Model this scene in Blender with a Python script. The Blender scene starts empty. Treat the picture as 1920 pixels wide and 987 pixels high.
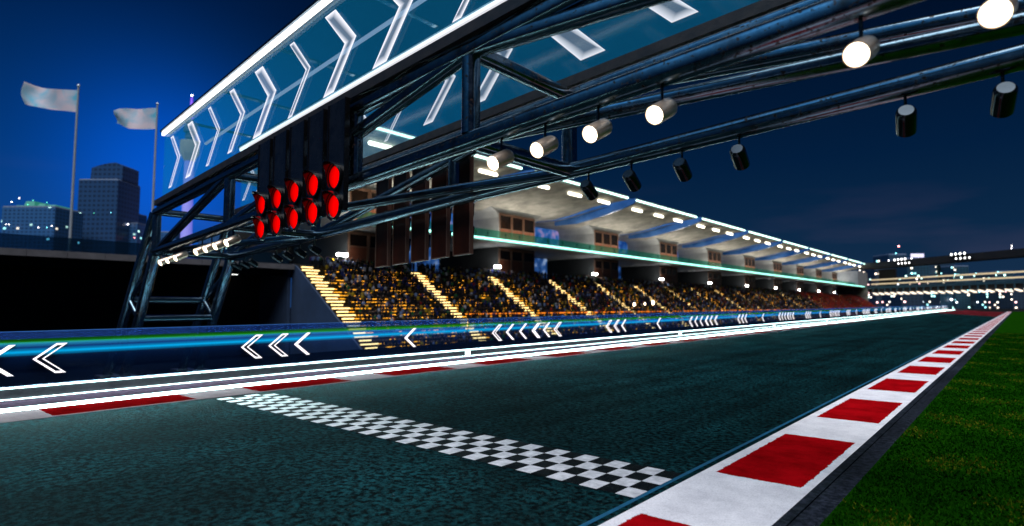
import bpy, bmesh, math, random
from mathutils import Vector, Matrix
random.seed(7)
R = math.radians
sc = bpy.context.scene
col = sc.collection
V = Vector

# ------------------------------------------------------------------ camera
F, CX, CY, VX, VY, CAMH = 1110., 960., 493.5, 1908., 575., 2.2
pitch = math.atan2(VY-CY, F)
yaw = math.atan2(VX-CX, math.hypot(F, VY-CY))
CF = V((-math.sin(yaw)*math.cos(pitch), math.cos(yaw)*math.cos(pitch), math.sin(pitch)))
CR = V((math.cos(yaw), math.sin(yaw), 0))
CU = CR.cross(CF)
CAM = V((0, 0, CAMH))
def ray(x, y): return CF*F + CR*(x-CX) - CU*(y-CY)
def on_x(x, y, X):
    r = ray(x, y); return CAM + r*(X/r.x)
def at_depth(x, y, Z): return CAM + ray(x, y)*(Z/F)
def proj(P):
    d = P-CAM; z = d.dot(CF); return CX+F*d.dot(CR)/z, CY-F*d.dot(CU)/z
cd = bpy.data.cameras.new('camera'); cam = bpy.data.objects.new('camera', cd); col.objects.link(cam)
cd.sensor_width = 36; cd.lens = F/1920*36; cd.clip_start = .05; cd.clip_end = 6000
cam.matrix_world = Matrix(((CR.x, CU.x, -CF.x, 0), (CR.y, CU.y, -CF.y, 0), (CR.z, CU.z, -CF.z, CAMH), (0, 0, 0, 1)))
cd.dof.use_dof = True; cd.dof.focus_distance = 9.5; cd.dof.aperture_fstop = cd.lens/1000/.031
cd.dof.aperture_blades = 0
sc.camera = cam

# ------------------------------------------------------------------ materials
def new_mat(name):
    m = bpy.data.materials.new(name); m.use_nodes = True
    nt = m.node_tree; nt.nodes.clear()
    out = nt.nodes.new('ShaderNodeOutputMaterial')
    return m, nt, out
def N(nt, typ, **kw):
    n = nt.nodes.new(typ)
    for k, v in kw.items():
        if k.startswith('i_'):
            key = k[2:]
            key = int(key) if key.isdigit() else key.replace('_', ' ')
            n.inputs[key].default_value = v
        else: setattr(n, k, v)
    return n
def c4(c): return (c[0], c[1], c[2], 1)
def ramp(nt, stops, interp='LINEAR'):
    n = nt.nodes.new('ShaderNodeValToRGB'); n.color_ramp.interpolation = interp
    e = n.color_ramp.elements
    while len(e) < len(stops): e.new(.5)
    for k, (p, c) in zip(e, stops):
        k.position = p; k.color = c4(c) if not isinstance(c, (int, float)) else (c, c, c, 1)
    return n
def pmat(name, c, rough=.6, metal=0., c2=None, scale=3., bump=0., bscale=40., spec=.5, rvar=0.):
    """principled paint / stone / metal with a second colour in worn or tinted patches"""
    m, nt, out = new_mat(name); L = nt.links.new
    p = N(nt, 'ShaderNodeBsdfPrincipled'); L(p.outputs[0], out.inputs[0])
    p.inputs['Base Color'].default_value = c4(c); p.inputs['Roughness'].default_value = rough
    p.inputs['Metallic'].default_value = metal; p.inputs['Specular IOR Level'].default_value = spec
    tc = N(nt, 'ShaderNodeTexCoord')
    if c2 is not None:
        nz = N(nt, 'ShaderNodeTexNoise', i_Scale=scale, i_Detail=6., i_Roughness=.65); L(tc.outputs['Object'], nz.inputs[0])
        rp = ramp(nt, [(.35, c), (.68, c2)]); L(nz.outputs[0], rp.inputs[0]); L(rp.outputs[0], p.inputs['Base Color'])
        if rvar:
            rr = ramp(nt, [(.3, max(0, rough-rvar)), (.7, min(1, rough+rvar))]); L(nz.outputs[0], rr.inputs[0]); L(rr.outputs[0], p.inputs['Roughness'])
    if bump:
        nb = N(nt, 'ShaderNodeTexNoise', i_Scale=bscale, i_Detail=4.); L(tc.outputs['Object'], nb.inputs[0])
        b = N(nt, 'ShaderNodeBump', i_Strength=bump, i_Distance=.02); L(nb.outputs[0], b.inputs['Height']); L(b.outputs[0], p.inputs['Normal'])
    return m
def emat(name, c, s, sample=True):
    m, nt, out = new_mat(name)
    e = N(nt, 'ShaderNodeEmission'); e.inputs[0].default_value = c4(c); e.inputs[1].default_value = s
    nt.links.new(e.outputs[0], out.inputs[0])
    if not sample: m.cycles.emission_sampling = 'NONE'
    return m
def glass(name, tint, surf, fac, rough=.08, glow=None, gs=0., spec=.5):
    m, nt, out = new_mat(name); L = nt.links.new
    t = N(nt, 'ShaderNodeBsdfTransparent'); t.inputs[0].default_value = c4(tint)
    p = N(nt, 'ShaderNodeBsdfPrincipled'); p.inputs['Base Color'].default_value = c4(surf); p.inputs['Roughness'].default_value = rough
    p.inputs['Specular IOR Level'].default_value = spec
    if glow: p.inputs['Emission Color'].default_value = c4(glow); p.inputs['Emission Strength'].default_value = gs; m.cycles.emission_sampling = 'NONE'
    fr = N(nt, 'ShaderNodeLayerWeight', i_Blend=.5)
    pw = N(nt, 'ShaderNodeMath', operation='POWER'); L(fr.outputs['Facing'], pw.inputs[0]); pw.inputs[1].default_value = 4.
    ad = N(nt, 'ShaderNodeMath', operation='MULTIPLY_ADD', use_clamp=True); L(pw.outputs[0], ad.inputs[0]); ad.inputs[1].default_value = .35; ad.inputs[2].default_value = fac
    mx = N(nt, 'ShaderNodeMixShader'); L(ad.outputs[0], mx.inputs[0]); L(t.outputs[0], mx.inputs[1]); L(p.outputs[0], mx.inputs[2])
    L(mx.outputs[0], out.inputs[0]); return m

M = {}
M['white_led'] = emat('white_led', (.93, 1., 1.), 5.5)
M['wall_led'] = emat('wall_led', (.66, 1., .98), 7.)
M['kerb_led'] = emat('kerb_led', (.6, 1., .96), 14.)
M['panel_led'] = emat('panel_led', (1., .98, .96), 2.2)
M['soft_led'] = emat('soft_led', (.92, .93, 1.), .85)
M['rail_soft'] = emat('rail_soft', (.62, .72, 1.), .5)
M['chevron_white'] = emat('chevron_white', (1., .93, .96), 1.6)
def rim_lamp(name, c0, s0, c1, s1):
    """a lamp behind a domed lens: hottest in the middle, deeper colour towards the rim"""
    m, nt, out = new_mat(name); L = nt.links.new
    lw = N(nt, 'ShaderNodeLayerWeight', i_Blend=.5)
    rp = ramp(nt, [(.25, tuple(k*s0 for k in c0)), (.85, tuple(k*s1 for k in c1))]); L(lw.outputs['Facing'], rp.inputs[0])
    e = N(nt, 'ShaderNodeEmission'); L(rp.outputs[0], e.inputs[0]); L(e.outputs[0], out.inputs[0]); return m
M['red_lamp'] = rim_lamp('red_lamp', (1.0, 0.0, 0.0), 1.25, (1.0, 0.0, 0.0), 0.35)
M['spot_lamp'] = rim_lamp('spot_lamp', (1.0, 0.88, 0.66), 9.0, (1.0, 0.55, 0.18), 1.3)
M['green_edge'] = emat('green_edge', (.36, 1., .8), 3.)
M['ceiling_led'] = emat('ceiling_led', (1., .93, .72), 6.)
M['roof_led'] = emat('roof_led', (.62, 1., .88), 4.)
M['step_led'] = emat('step_led', (1., .68, .26), 3.6)
M['row_led'] = emat('row_led', (1., .40, .025), 3.2, False)
M['rail_led'] = emat('rail_led', (1., .24, .015), 1.6, False)
M['flash'] = emat('flash', (1., .78, .5), 14.)
M['bridge_led'] = emat('bridge_led', (1., .8, .5), .75)
M['bracket_led'] = emat('bracket_led', (1., .84, .66), 1.7)
M['flood_led'] = emat('flood_led', (1., 1., 1.), 6.)
M['beacon_red'] = emat('beacon_red', (1., .28, .28), 14.)
M['beacon_white'] = emat('beacon_white', (1., .93, .96), 12.)
M['beacon_green'] = emat('beacon_green', (.15, 1., .6), 3.)
M['beacon_teal'] = emat('beacon_teal', (.2, .8, .9), 9.)
M['sign_glow'] = emat('sign_glow', (.75, .72, 1.), 1.4)
M['lamp_strong'] = emat('lamp_strong', (1., 1., .95), 80.)
M['lamp_white'] = emat('lamp_white', (1., 1., .95), 6.)

def soft_strip(name, c, s, axis=2):
    """a tube light behind a milky diffuser: brightest along its core, thin towards its rims"""
    m, nt, out = new_mat(name); L = nt.links.new
    uv = N(nt, 'ShaderNodeUVMap'); sx = N(nt, 'ShaderNodeSeparateXYZ'); L(uv.outputs[0], sx.inputs[0])
    rp = ramp(nt, [(0., 0.), (.25, .3), (.5, .88), (.75, .3), (1., 0.)], 'EASE'); L(sx.outputs[1], rp.inputs[0])
    e = N(nt, 'ShaderNodeEmission'); e.inputs[0].default_value = c4(c); e.inputs[1].default_value = s
    t = N(nt, 'ShaderNodeBsdfTransparent')
    mx = N(nt, 'ShaderNodeMixShader'); L(rp.outputs[0], mx.inputs[0]); L(t.outputs[0], mx.inputs[1]); L(e.outputs[0], mx.inputs[2])
    L(mx.outputs[0], out.inputs[0]); return m
M['green_strip'] = soft_strip('green_strip', (.03, .5, .01), .9)
M['cyan_strip'] = soft_strip('cyan_strip', (.0, .62, 1.), 1.2)

def outline_glow(name, c, s):
    """edge-lit acrylic arrow: the rim glows, the middle stays clear (UV y = 0 at rim, 1 in the middle)"""
    m, nt, out = new_mat(name); L = nt.links.new
    uv = N(nt, 'ShaderNodeUVMap'); sx = N(nt, 'ShaderNodeSeparateXYZ'); L(uv.outputs[0], sx.inputs[0])
    rp = ramp(nt, [(0., 1.), (.35, .7), (1., .1)]); L(sx.outputs[1], rp.inputs[0])
    e = N(nt, 'ShaderNodeEmission'); e.inputs[0].default_value = c4(c); e.inputs[1].default_value = s
    t = N(nt, 'ShaderNodeBsdfTransparent')
    mx = N(nt, 'ShaderNodeMixShader'); L(rp.outputs[0], mx.inputs[0]); L(t.outputs[0], mx.inputs[1]); L(e.outputs[0], mx.inputs[2])
    L(mx.outputs[0], out.inputs[0]); m.cycles.emission_sampling = 'NONE'; return m
M['arrow_glow'] = outline_glow('arrow_glow', (.92, .92, 1.), 1.25)
M['arrow_glow_dim'] = outline_glow('arrow_glow_dim', (.85, .9, 1.), .95)

def truss_mat():
    m, nt, out = new_mat('worn_steel'); L = nt.links.new
    p = N(nt, 'ShaderNodeBsdfPrincipled'); L(p.outputs[0], out.inputs[0])
    tc = N(nt, 'ShaderNodeTexCoord')
    n1 = N(nt, 'ShaderNodeTexNoise', i_Scale=9., i_Detail=8., i_Roughness=.7); L(tc.outputs['Object'], n1.inputs[0])
    n2 = N(nt, 'ShaderNodeTexNoise', i_Scale=19., i_Detail=4., i_Roughness=.55); L(tc.outputs['Object'], n2.inputs[0])
    n3 = N(nt, 'ShaderNodeTexNoise', i_Scale=2.2, i_Detail=6.); L(tc.outputs['Object'], n3.inputs[0])
    base = ramp(nt, [(.3, (.09, .14, .18)), (.55, (.15, .21, .26)), (.8, (.22, .28, .33))]); L(n1.outputs[0], base.inputs[0])
    chip = ramp(nt, [(.605, 0.), (.63, 1.)]); L(n2.outputs[0], chip.inputs[0])
    dk = N(nt, 'ShaderNodeMix', data_type='RGBA'); L(chip.outputs[0], dk.inputs[0]); L(base.outputs[0], dk.inputs[6]); dk.inputs[7].default_value = (.012, .010, .010, 1)
    rs = ramp(nt, [(.58, 0.), (.72, .85)]); L(n3.outputs[0], rs.inputs[0])
    rm = N(nt, 'ShaderNodeMix', data_type='RGBA'); L(rs.outputs[0], rm.inputs[0]); L(dk.outputs[2], rm.inputs[6]); rm.inputs[7].default_value = (.09, .045, .03, 1)
    L(rm.outputs[2], p.inputs['Base Color'])
    met = ramp(nt, [(.0, 1.), (1., .2)]); L(chip.outputs[0], met.inputs[0]); L(met.outputs[0], p.inputs['Metallic'])
    rr = ramp(nt, [(.3, .15), (.7, .22)]); L(n1.outputs[0], rr.inputs[0]); L(rr.outputs[0], p.inputs['Roughness'])
    return m
M['steel'] = truss_mat()
M['black_beam'] = pmat('black_beam', (.006, .006, .008), .5, .0, (.03, .022, .02), 5., .2, 30.)
M['board'] = pmat('board', (.004, .005, .008), .28, .0, (.008, .009, .014), 3., rvar=.1)
M['board_rear'] = pmat('board_rear', (.005, .005, .006), .3, .0, (.07, .014, .007), .8, spec=.12)  # brown patches paint in the reflections on the boards
M['board_edge'] = pmat('board_edge', (.22, .10, .07), .4, .2)
M['visor'] = pmat('visor', (.004, .004, .005), .16)
M['can_lit'] = pmat('can_lit', (.75, .56, .42), .3, .8, (.6, .48, .4), 8.)
M['can_black'] = pmat('can_black', (.02, .028, .036), .16, .85, (.03, .04, .05), 6.)
M['screen_glass'] = glass('screen_glass', (.85, .97, 1.), (.015, .22, .42), .16, .08, (.0, .27, .5), .34, spec=1.2)
M['fence_glass'] = glass('fence_glass', (.78, .85, .94), (.0004, .002, .009), .10, .05)
M['fence_cap'] = glass('fence_cap', (.45, .6, .85), (.01, .06, .28), .35, .6, (.01, .06, .3), .2)
M['parapet_glass'] = glass('parapet_glass', (.35, .5, .6), (.01, .035, .07), .3, .1)
M['rail_edge_glint'] = emat('rail_edge_glint', (.06, .2, .6), .6, False)  # light caught by the glass edge, painted as a faint glow
M['rail_glass'] = glass('rail_glass', (.55, .9, .78), (.02, .16, .11), .2, .1, (.03, .45, .30), .22)
M['concrete'] = pmat('concrete', (.30, .285, .25), .8, 0, (.10, .096, .088), .3, .25, 2.)
M['concrete_plain'] = pmat('concrete_plain', (.28, .29, .29), .8, 0, (.2, .205, .21), .3, .15, 3.)
M['concrete_dark'] = pmat('concrete_dark', (.03, .033, .036), .8, 0, (.02, .022, .024), .3)
M['end_wall'] = pmat('end_wall', (.02, .045, .10), .7, 0, (.012, .028, .065), .25)
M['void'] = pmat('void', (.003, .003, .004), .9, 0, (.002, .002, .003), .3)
M['cap'] = pmat('cap', (.12, .118, .135), .8, 0, (.07, .07, .08), .5, .2, 3.)
M['blue_fascia'] = pmat('blue_fascia', (.01, .085, .30), .15, .1, (.10, .26, .62), .12)
M['wood_frame'] = pmat('wood_frame', (.13, .07, .045), .5, 0, (.09, .045, .028), .5, spec=.2)
M['brown_panel'] = pmat('brown_panel', (.13, .040, .020), .45, 0, (.075, .022, .010), .5, spec=.2)
M['dark_pane'] = pmat('dark_pane', (.004, .0035, .003), .25, 0, (.014, .006, .003), .4, spec=.12)
M['tier'] = pmat('tier', (.028, .022, .015), .8, 0, (.014, .011, .009), .5)
M['seat_yellow'] = pmat('seat_yellow', (.10, .06, .003), .5, 0, (.06, .033, .002), 1.)
M['wall_face'] = pmat('wall_face', (.085, .085, .10), .8, 0, (.05, .05, .06), 2., .15, 20., spec=0.)
M['purple_strip'] = pmat('purple_strip', (.009, .005, .008), .8, 0, (.005, .003, .005), 3., .2, 30., spec=0.)
M['pole'] = pmat('pole', (.45, .5, .55), .4, .4, (.35, .4, .45), 1.)
M['bridge_dark'] = pmat('bridge_dark', (.006, .007, .010), .7, 0, (.012, .01, .012), .1)
M['bridge_teal'] = pmat('bridge_teal', (.03, .10, .14), .6, 0, (.02, .07, .1), .2)
M['blackout'] = pmat('blackout', (.004, .004, .005), .9, 0, (.006, .006, .006), .1)

def flag_mat():
    m, nt, out = new_mat('flag_cloth'); L = nt.links.new
    p = N(nt, 'ShaderNodeBsdfPrincipled', i_Roughness=.85)
    tc = N(nt, 'ShaderNodeTexCoord'); nz = N(nt, 'ShaderNodeTexNoise', i_Scale=.32, i_Detail=3., i_Distortion=.8); L(tc.outputs['Object'], nz.inputs[0])
    rp = ramp(nt, [(.40, (.12, .55, .75)), (.60, (.80, .68, .74))]); L(nz.outputs[0], rp.inputs[0]); L(rp.outputs[0], p.inputs['Base Color'])
    t = N(nt, 'ShaderNodeBsdfTranslucent'); t.inputs[0].default_value = (.35, .62, .7, 1)
    mx = N(nt, 'ShaderNodeMixShader', i_0=.2); L(p.outputs[0], mx.inputs[1]); L(t.outputs[0], mx.inputs[2]); L(mx.outputs[0], out.inputs[0]); return m
M['flag'] = flag_mat()

def asphalt_mat(name, ca, cb, spec=.5, rough=(.35, .6)):
    m, nt, out = new_mat(name); L = nt.links.new
    p = N(nt, 'ShaderNodeBsdfPrincipled'); p.inputs['Specular IOR Level'].default_value = 0.
    gs = N(nt, 'ShaderNodeBsdfGlossy'); gs.inputs[0].default_value = (.8, .95, 1., 1); gs.inputs['Roughness'].default_value = .42
    ms = N(nt, 'ShaderNodeMixShader'); ms.inputs[0].default_value = spec; L(p.outputs[0], ms.inputs[1]); L(gs.outputs[0], ms.inputs[2]); L(ms.outputs[0], out.inputs[0])
    tc = N(nt, 'ShaderNodeTexCoord')
    v = N(nt, 'ShaderNodeTexVoronoi', i_Scale=22.); L(tc.outputs['Object'], v.inputs[0])
    n1 = N(nt, 'ShaderNodeTexNoise', i_Scale=11., i_Detail=5., i_Roughness=.72); L(tc.outputs['Object'], n1.inputs[0])
    n2 = N(nt, 'ShaderNodeTexNoise', i_Scale=.35, i_Detail=5.); L(tc.outputs['Object'], n2.inputs[0])
    rc = ramp(nt, [(.44, ca), (.60, cb)]); L(n1.outputs[0], rc.inputs[0])
    sp = N(nt, 'ShaderNodeTexVoronoi', i_Scale=60.); L(tc.outputs['Object'], sp.inputs[0])
    sr = ramp(nt, [(.97, 0.), (.985, 1.)]); L(sp.outputs['Color'], sr.inputs[0])
    mx = N(nt, 'ShaderNodeMix', data_type='RGBA'); L(sr.outputs[0], mx.inputs[0]); L(rc.outputs[0], mx.inputs[6]); mx.inputs[7].default_value = (.06, .085, .10, 1)
    pt = ramp(nt, [(.35, .55), (.65, 1.25)]); L(n2.outputs[0], pt.inputs[0])
    mu = N(nt, 'ShaderNodeMix', data_type='RGBA', blend_type='MULTIPLY', i_0=1.); L(mx.outputs[2], mu.inputs[6]); L(pt.outputs[0], mu.inputs[7])
    # rubbered streaks along the driving direction
    mp = N(nt, 'ShaderNodeMapping'); mp.inputs['Scale'].default_value = (.9, .035, 1.); L(tc.outputs['Object'], mp.inputs[0])
    n3 = N(nt, 'ShaderNodeTexNoise', i_Scale=1.6, i_Detail=6., i_Roughness=.6); L(mp.outputs[0], n3.inputs[0])
    st = ramp(nt, [(.36, .55), (.6, 1.1)]); L(n3.outputs[0], st.inputs[0])
    m3 = N(nt, 'ShaderNodeMix', data_type='RGBA', blend_type='MULTIPLY', i_0=1.); L(mu.outputs[2], m3.inputs[6]); L(st.outputs[0], m3.inputs[7])
    L(m3.outputs[2], p.inputs['Base Color'])
    rr = ramp(nt, [(.35, rough[0]), (.65, rough[1])]); L(n1.outputs[0], rr.inputs[0]); L(rr.outputs[0], p.inputs['Roughness'])
    ad = N(nt, 'ShaderNodeMath', operation='ADD'); L(v.outputs[0], ad.inputs[0]); L(n1.outputs[0], ad.inputs[1])
    b = N(nt, 'ShaderNodeBump', i_Strength=.9, i_Distance=.02); L(ad.outputs[0], b.inputs['Height']); L(b.outputs[0], p.inputs['Normal']); L(b.outputs[0], gs.inputs['Normal'])
    return m
M['asphalt'] = asphalt_mat('asphalt', (.0001, .0006, .0012), (.0042, .040, .047), .010)
M['asphalt_strip'] = asphalt_mat('asphalt_strip', (.005, .007, .012), (.03, .036, .055), .03)
M['runoff'] = asphalt_mat('runoff', (.08, .008, .012), (.13, .015, .02), .0)
M['ground'] = pmat('ground', (.0015, .003, .007), .95, 0, (.003, .005, .010), .2, spec=0.)

def kerb_mat(name, x0, x1, off, period, red, white, redc):
    """white painted kerb with red blocks; ragged paint edges"""
    m, nt, out = new_mat(name); L = nt.links.new
    p = N(nt, 'ShaderNodeBsdfPrincipled', i_Roughness=.8); L(p.outputs[0], out.inputs[0]); p.inputs['Specular IOR Level'].default_value = .0
    tc = N(nt, 'ShaderNodeTexCoord')
    nz = N(nt, 'ShaderNodeTexNoise', i_Scale=7., i_Detail=8., i_Roughness=.75); L(tc.outputs['Object'], nz.inputs[0])
    cen = N(nt, 'ShaderNodeVectorMath', operation='SUBTRACT'); L(nz.outputs['Color'], cen.inputs[0]); cen.inputs[1].default_value = (.5, .5, .5)
    scl = N(nt, 'ShaderNodeVectorMath', operation='SCALE'); L(cen.outputs[0], scl.inputs[0]); scl.inputs['Scale'].default_value = .13
    pos = N(nt, 'ShaderNodeVectorMath', operation='ADD'); L(tc.outputs['Object'], pos.inputs[0]); L(scl.outputs[0], pos.inputs[1])
    s = N(nt, 'ShaderNodeSeparateXYZ'); L(pos.outputs[0], s.inputs[0])
    def mth(op, a, b):
        n = N(nt, 'ShaderNodeMath', operation=op)
        if hasattr(a, 'is_linked'): L(a, n.inputs[0])
        else: n.inputs[0].default_value = a
        if hasattr(b, 'is_linked'): L(b, n.inputs[1])
        else: n.inputs[1].default_value = b
        return n.outputs[0]
    yy = mth('FLOORED_MODULO', mth('SUBTRACT', s.outputs[1], off), period)
    f = mth('MULTIPLY', mth('LESS_THAN', yy, red), mth('MULTIPLY', mth('GREATER_THAN', s.outputs[0], x0), mth('LESS_THAN', s.outputs[0], x1)))
    n2 = N(nt, 'ShaderNodeTexNoise', i_Scale=1.6, i_Detail=8., i_Roughness=.7); L(tc.outputs['Object'], n2.inputs[0])
    n3 = N(nt, 'ShaderNodeTexNoise', i_Scale=60., i_Detail=3.); L(tc.outputs['Object'], n3.inputs[0])
    rw = ramp(nt, [(.3, (white[0]*.72, white[1]*.72, white[2]*.74)), (.6, white)]); L(n2.outputs[0], rw.inputs[0])
    rr = ramp(nt, [(.3, (redc[0]*.42, redc[1]*.4, redc[2]*.4)), (.65, redc)]); L(n2.outputs[0], rr.inputs[0])
    mx = N(nt, 'ShaderNodeMix', data_type='RGBA'); L(f, mx.inputs[0]); L(rw.outputs[0], mx.inputs[6]); L(rr.outputs[0], mx.inputs[7])
    gr = ramp(nt, [(.3, .78), (.55, 1.)]); L(n3.outputs[0], gr.inputs[0])
    mu = N(nt, 'ShaderNodeMix', data_type='RGBA', blend_type='MULTIPLY', i_0=1.); L(mx.outputs[2], mu.inputs[6]); L(gr.outputs[0], mu.inputs[7])
    # tyre marks and cracks
    n4 = N(nt, 'ShaderNodeTexNoise', i_Scale=3.1, i_Detail=9., i_Roughness=.8); L(tc.outputs['Object'], n4.inputs[0])
    ck = ramp(nt, [(.66, 0.), (.72, 1.)]); L(n4.outputs[0], ck.inputs[0])
    m2 = N(nt, 'ShaderNodeMix', data_type='RGBA'); cm = mth('MULTIPLY', ck.outputs[0], .6); L(cm, m2.inputs[0]); L(mu.outputs[2], m2.inputs[6]); m2.inputs[7].default_value = (.12, .11, .12, 1)
    L(m2.outputs[2], p.inputs['Base Color'])
    b = N(nt, 'ShaderNodeBump', i_Strength=.35, i_Distance=.01); L(n3.outputs[0], b.inputs['Height']); L(b.outputs[0], p.inputs['Normal'])
    return m
M['kerb_right'] = kerb_mat('kerb_right', -3.15, -2.09, 2.68, 5.18, 3.12, (.80, .78, .82), (.42, .0025, .006))
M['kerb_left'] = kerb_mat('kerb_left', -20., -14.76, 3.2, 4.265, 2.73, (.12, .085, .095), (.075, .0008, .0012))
M['paint_white'] = pmat('paint_white', (.66, .65, .69), .7, 0, (.36, .36, .39), 7., .3, 60., spec=.1)
M['paint_black'] = pmat('paint_black', (.0015, .002, .003), .8, 0, (.004, .006, .009), 10., .5, 40., spec=.02)
M['paint_blue'] = pmat('paint_blue', (.008, .10, .20), .7, 0, (.008, .06, .12), 4., spec=.1)
M['turf'] = pmat('turf', (.003, .026, .0007), .95, 0, (.007, .046, .001), 1.2, .6, 20., spec=0.)
def blade_mat():
    m, nt, out = new_mat('grass_blade'); L = nt.links.new
    p = N(nt, 'ShaderNodeBsdfPrincipled', i_Roughness=.6); L(p.outputs[0], out.inputs[0]); p.inputs['Specular IOR Level'].default_value = .0
    at = N(nt, 'ShaderNodeAttribute', attribute_name='Col'); L(at.outputs[0], p.inputs['Base Color']); return m
M['blade'] = blade_mat()
def clothes(name, objcol):
    m, nt, out = new_mat(name); L = nt.links.new
    p = N(nt, 'ShaderNodeBsdfPrincipled', i_Roughness=.8); L(p.outputs[0], out.inputs[0]); p.inputs['Specular IOR Level'].default_value = .1
    if objcol: n = N(nt, 'ShaderNodeObjectInfo'); L(n.outputs['Color'], p.inputs['Base Color'])
    else: n = N(nt, 'ShaderNodeAttribute', attribute_name='Col'); L(n.outputs[0], p.inputs['Base Color'])
    return m
M['shirt'] = clothes('shirt', True); M['crowd'] = clothes('crowd', False)
M['trousers'] = pmat('trousers', (.008, .009, .014), .8); M['skin'] = pmat('skin', (.16, .09, .06), .6); M['hair'] = pmat('hair', (.008, .006, .005), .6)

def city_mat(name, base, wins, cell=(3.2, 3.4), prob=.1, strength=6., stripes=0.):
    """facade: a grid of storeys and windows, some of the windows lit"""
    m, nt, out = new_mat(name); L = nt.links.new
    p = N(nt, 'ShaderNodeBsdfPrincipled', i_Roughness=.45); L(p.outputs[0], out.inputs[0])
    tc = N(nt, 'ShaderNodeTexCoord'); s = N(nt, 'ShaderNodeSeparateXYZ'); L(tc.outputs['Object'], s.inputs[0])
    def mth(op, a, b=0.):
        n = N(nt, 'ShaderNodeMath', operation=op)
        for k, q in ((0, a), (1, b)):
            if hasattr(q, 'is_linked'): L(q, n.inputs[k])
            else: n.inputs[k].default_value = q
        return n.outputs[0]
    ge = N(nt, 'ShaderNodeNewGeometry'); sn = N(nt, 'ShaderNodeSeparateXYZ'); L(ge.outputs['Normal'], sn.inputs[0])
    fx = mth('GREATER_THAN', mth('ABSOLUTE', sn.outputs[0]), mth('ABSOLUTE', sn.outputs[1]))
    h = mth('ADD', mth('MULTIPLY', fx, s.outputs[1]), mth('MULTIPLY', mth('SUBTRACT', 1., fx), s.outputs[0]))
    u = mth('DIVIDE', h, cell[0]); v = mth('DIVIDE', s.outputs[2], cell[1])
    cb = N(nt, 'ShaderNodeCombineXYZ'); L(mth('FLOOR', u), cb.inputs[0]); L(mth('FLOOR', v), cb.inputs[1])
    wn = N(nt, 'ShaderNodeTexWhiteNoise', noise_dimensions='3D'); L(cb.outputs[0], wn.inputs[0])
    fu = mth('FRACT', u); fv = mth('FRACT', v)
    inside = mth('MULTIPLY', mth('MULTIPLY', mth('GREATER_THAN', fu, .22), mth('LESS_THAN', fu, .8)), mth('MULTIPLY', mth('GREATER_THAN', fv, .25), mth('LESS_THAN', fv, .75)))
    lit = mth('MULTIPLY', inside, mth('LESS_THAN', wn.outputs['Value'], prob))
    wc = ramp(nt, [(i/max(1, len(wins)), c) for i, c in enumerate(wins)], 'CONSTANT')
    sc_ = N(nt, 'ShaderNodeSeparateColor'); L(wn.outputs['Color'], sc_.inputs[0]); L(sc_.outputs[1], wc.inputs[0])
    mb = N(nt, 'ShaderNodeMix', data_type='RGBA'); L(inside, mb.inputs[0]); mb.inputs[6].default_value = c4(base); mb.inputs[7].default_value = (base[0]*.35, base[1]*.4, base[2]*.45, 1)
    L(mb.outputs[2], p.inputs['Base Color'])
    L(wc.outputs[0], p.inputs['Emission Color']); L(mth('MULTIPLY', lit, mth('MULTIPLY', mth('ADD', sc_.outputs[2], .25), strength)), p.inputs['Emission Strength'])
    m.cycles.emission_sampling = 'NONE'
    return m
TEAL = [(.35, .9, .95), (.5, .9, .8), (1., .9, .7), (.8, .9, 1.)]
M['city_blue'] = city_mat('city_blue', (.03, .12, .30), TEAL, (2.6, 2.8), prob=.03, strength=3.)  # distance haze is mixed into the blue base colour
M['city_dark'] = city_mat('city_dark', (.016, .06, .16), [(.2, .7, .7), (.7, .9, 1.)], (3., 4.), .006, 6.)  # base made bluer to carry the distance haze
M['city_teal'] = city_mat('city_teal', (.02, .07, .11), TEAL, (2.7, 2.9), .15, 6.)
M['city_warm'] = city_mat('city_warm', (.03, .055, .09), [(1., .8, .62), (.6, .95, .9), (1., .9, .8), (.9, .5, .5)], (2.8, 2.8), .16, 6.)
M['city_slate'] = city_mat('city_slate', (.02, .055, .10), TEAL, (2.8, 3.2), .06, 5.)
def tower_mat(name, c, s, base):
    m, nt, out = new_mat(name); L = nt.links.new
    p = N(nt, 'ShaderNodeBsdfPrincipled', i_Roughness=.5); L(p.outputs[0], out.inputs[0]); p.inputs['Base Color'].default_value = c4(base)
    p.inputs['Emission Color'].default_value = c4(c); p.inputs['Emission Strength'].default_value = s; return m
M['tower_lit'] = tower_mat('tower_lit', (.16, .16, .8), .75, (.3, .3, .4))
M['tower_pod'] = tower_mat('tower_pod', (.5, .42, .32), .3, (.3, .28, .2))
M['tower_purple'] = tower_mat('tower_purple', (.16, .05, .9), .9, (.2, .1, .3))
M['tower_grey'] = pmat('tower_grey', (.08, .12, .2), .6, 0, (.06, .09, .16), .1)
M['green_roof'] = tower_mat('green_roof', (.02, .30, .2), .5, (.05, .15, .12))
def screen_mat(name, stops, s):
    m, nt, out = new_mat(name); L = nt.links.new
    tc = N(nt, 'ShaderNodeTexCoord'); nz = N(nt, 'ShaderNodeTexNoise', i_Scale=.35, i_Detail=4.); L(tc.outputs['Object'], nz.inputs[0])
    rp = ramp(nt, stops); L(nz.outputs[0], rp.inputs[0]); e = N(nt, 'ShaderNodeEmission'); L(rp.outputs[0], e.inputs[0]); e.inputs[1].default_value = s
    L(e.outputs[0], out.inputs[0]); m.cycles.emission_sampling = 'NONE'; return m
M['blue_screen'] = screen_mat('blue_screen', [(.35, (.005, .02, .08)), (.55, (.03, .12, .4)), (.68, (.35, .5, .8))], .6)
M['lounge'] = screen_mat('lounge', [(.35, (.01, .06, .3)), (.52, (.05, .2, .6)), (.66, (.5, .35, .7))], .6)

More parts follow.
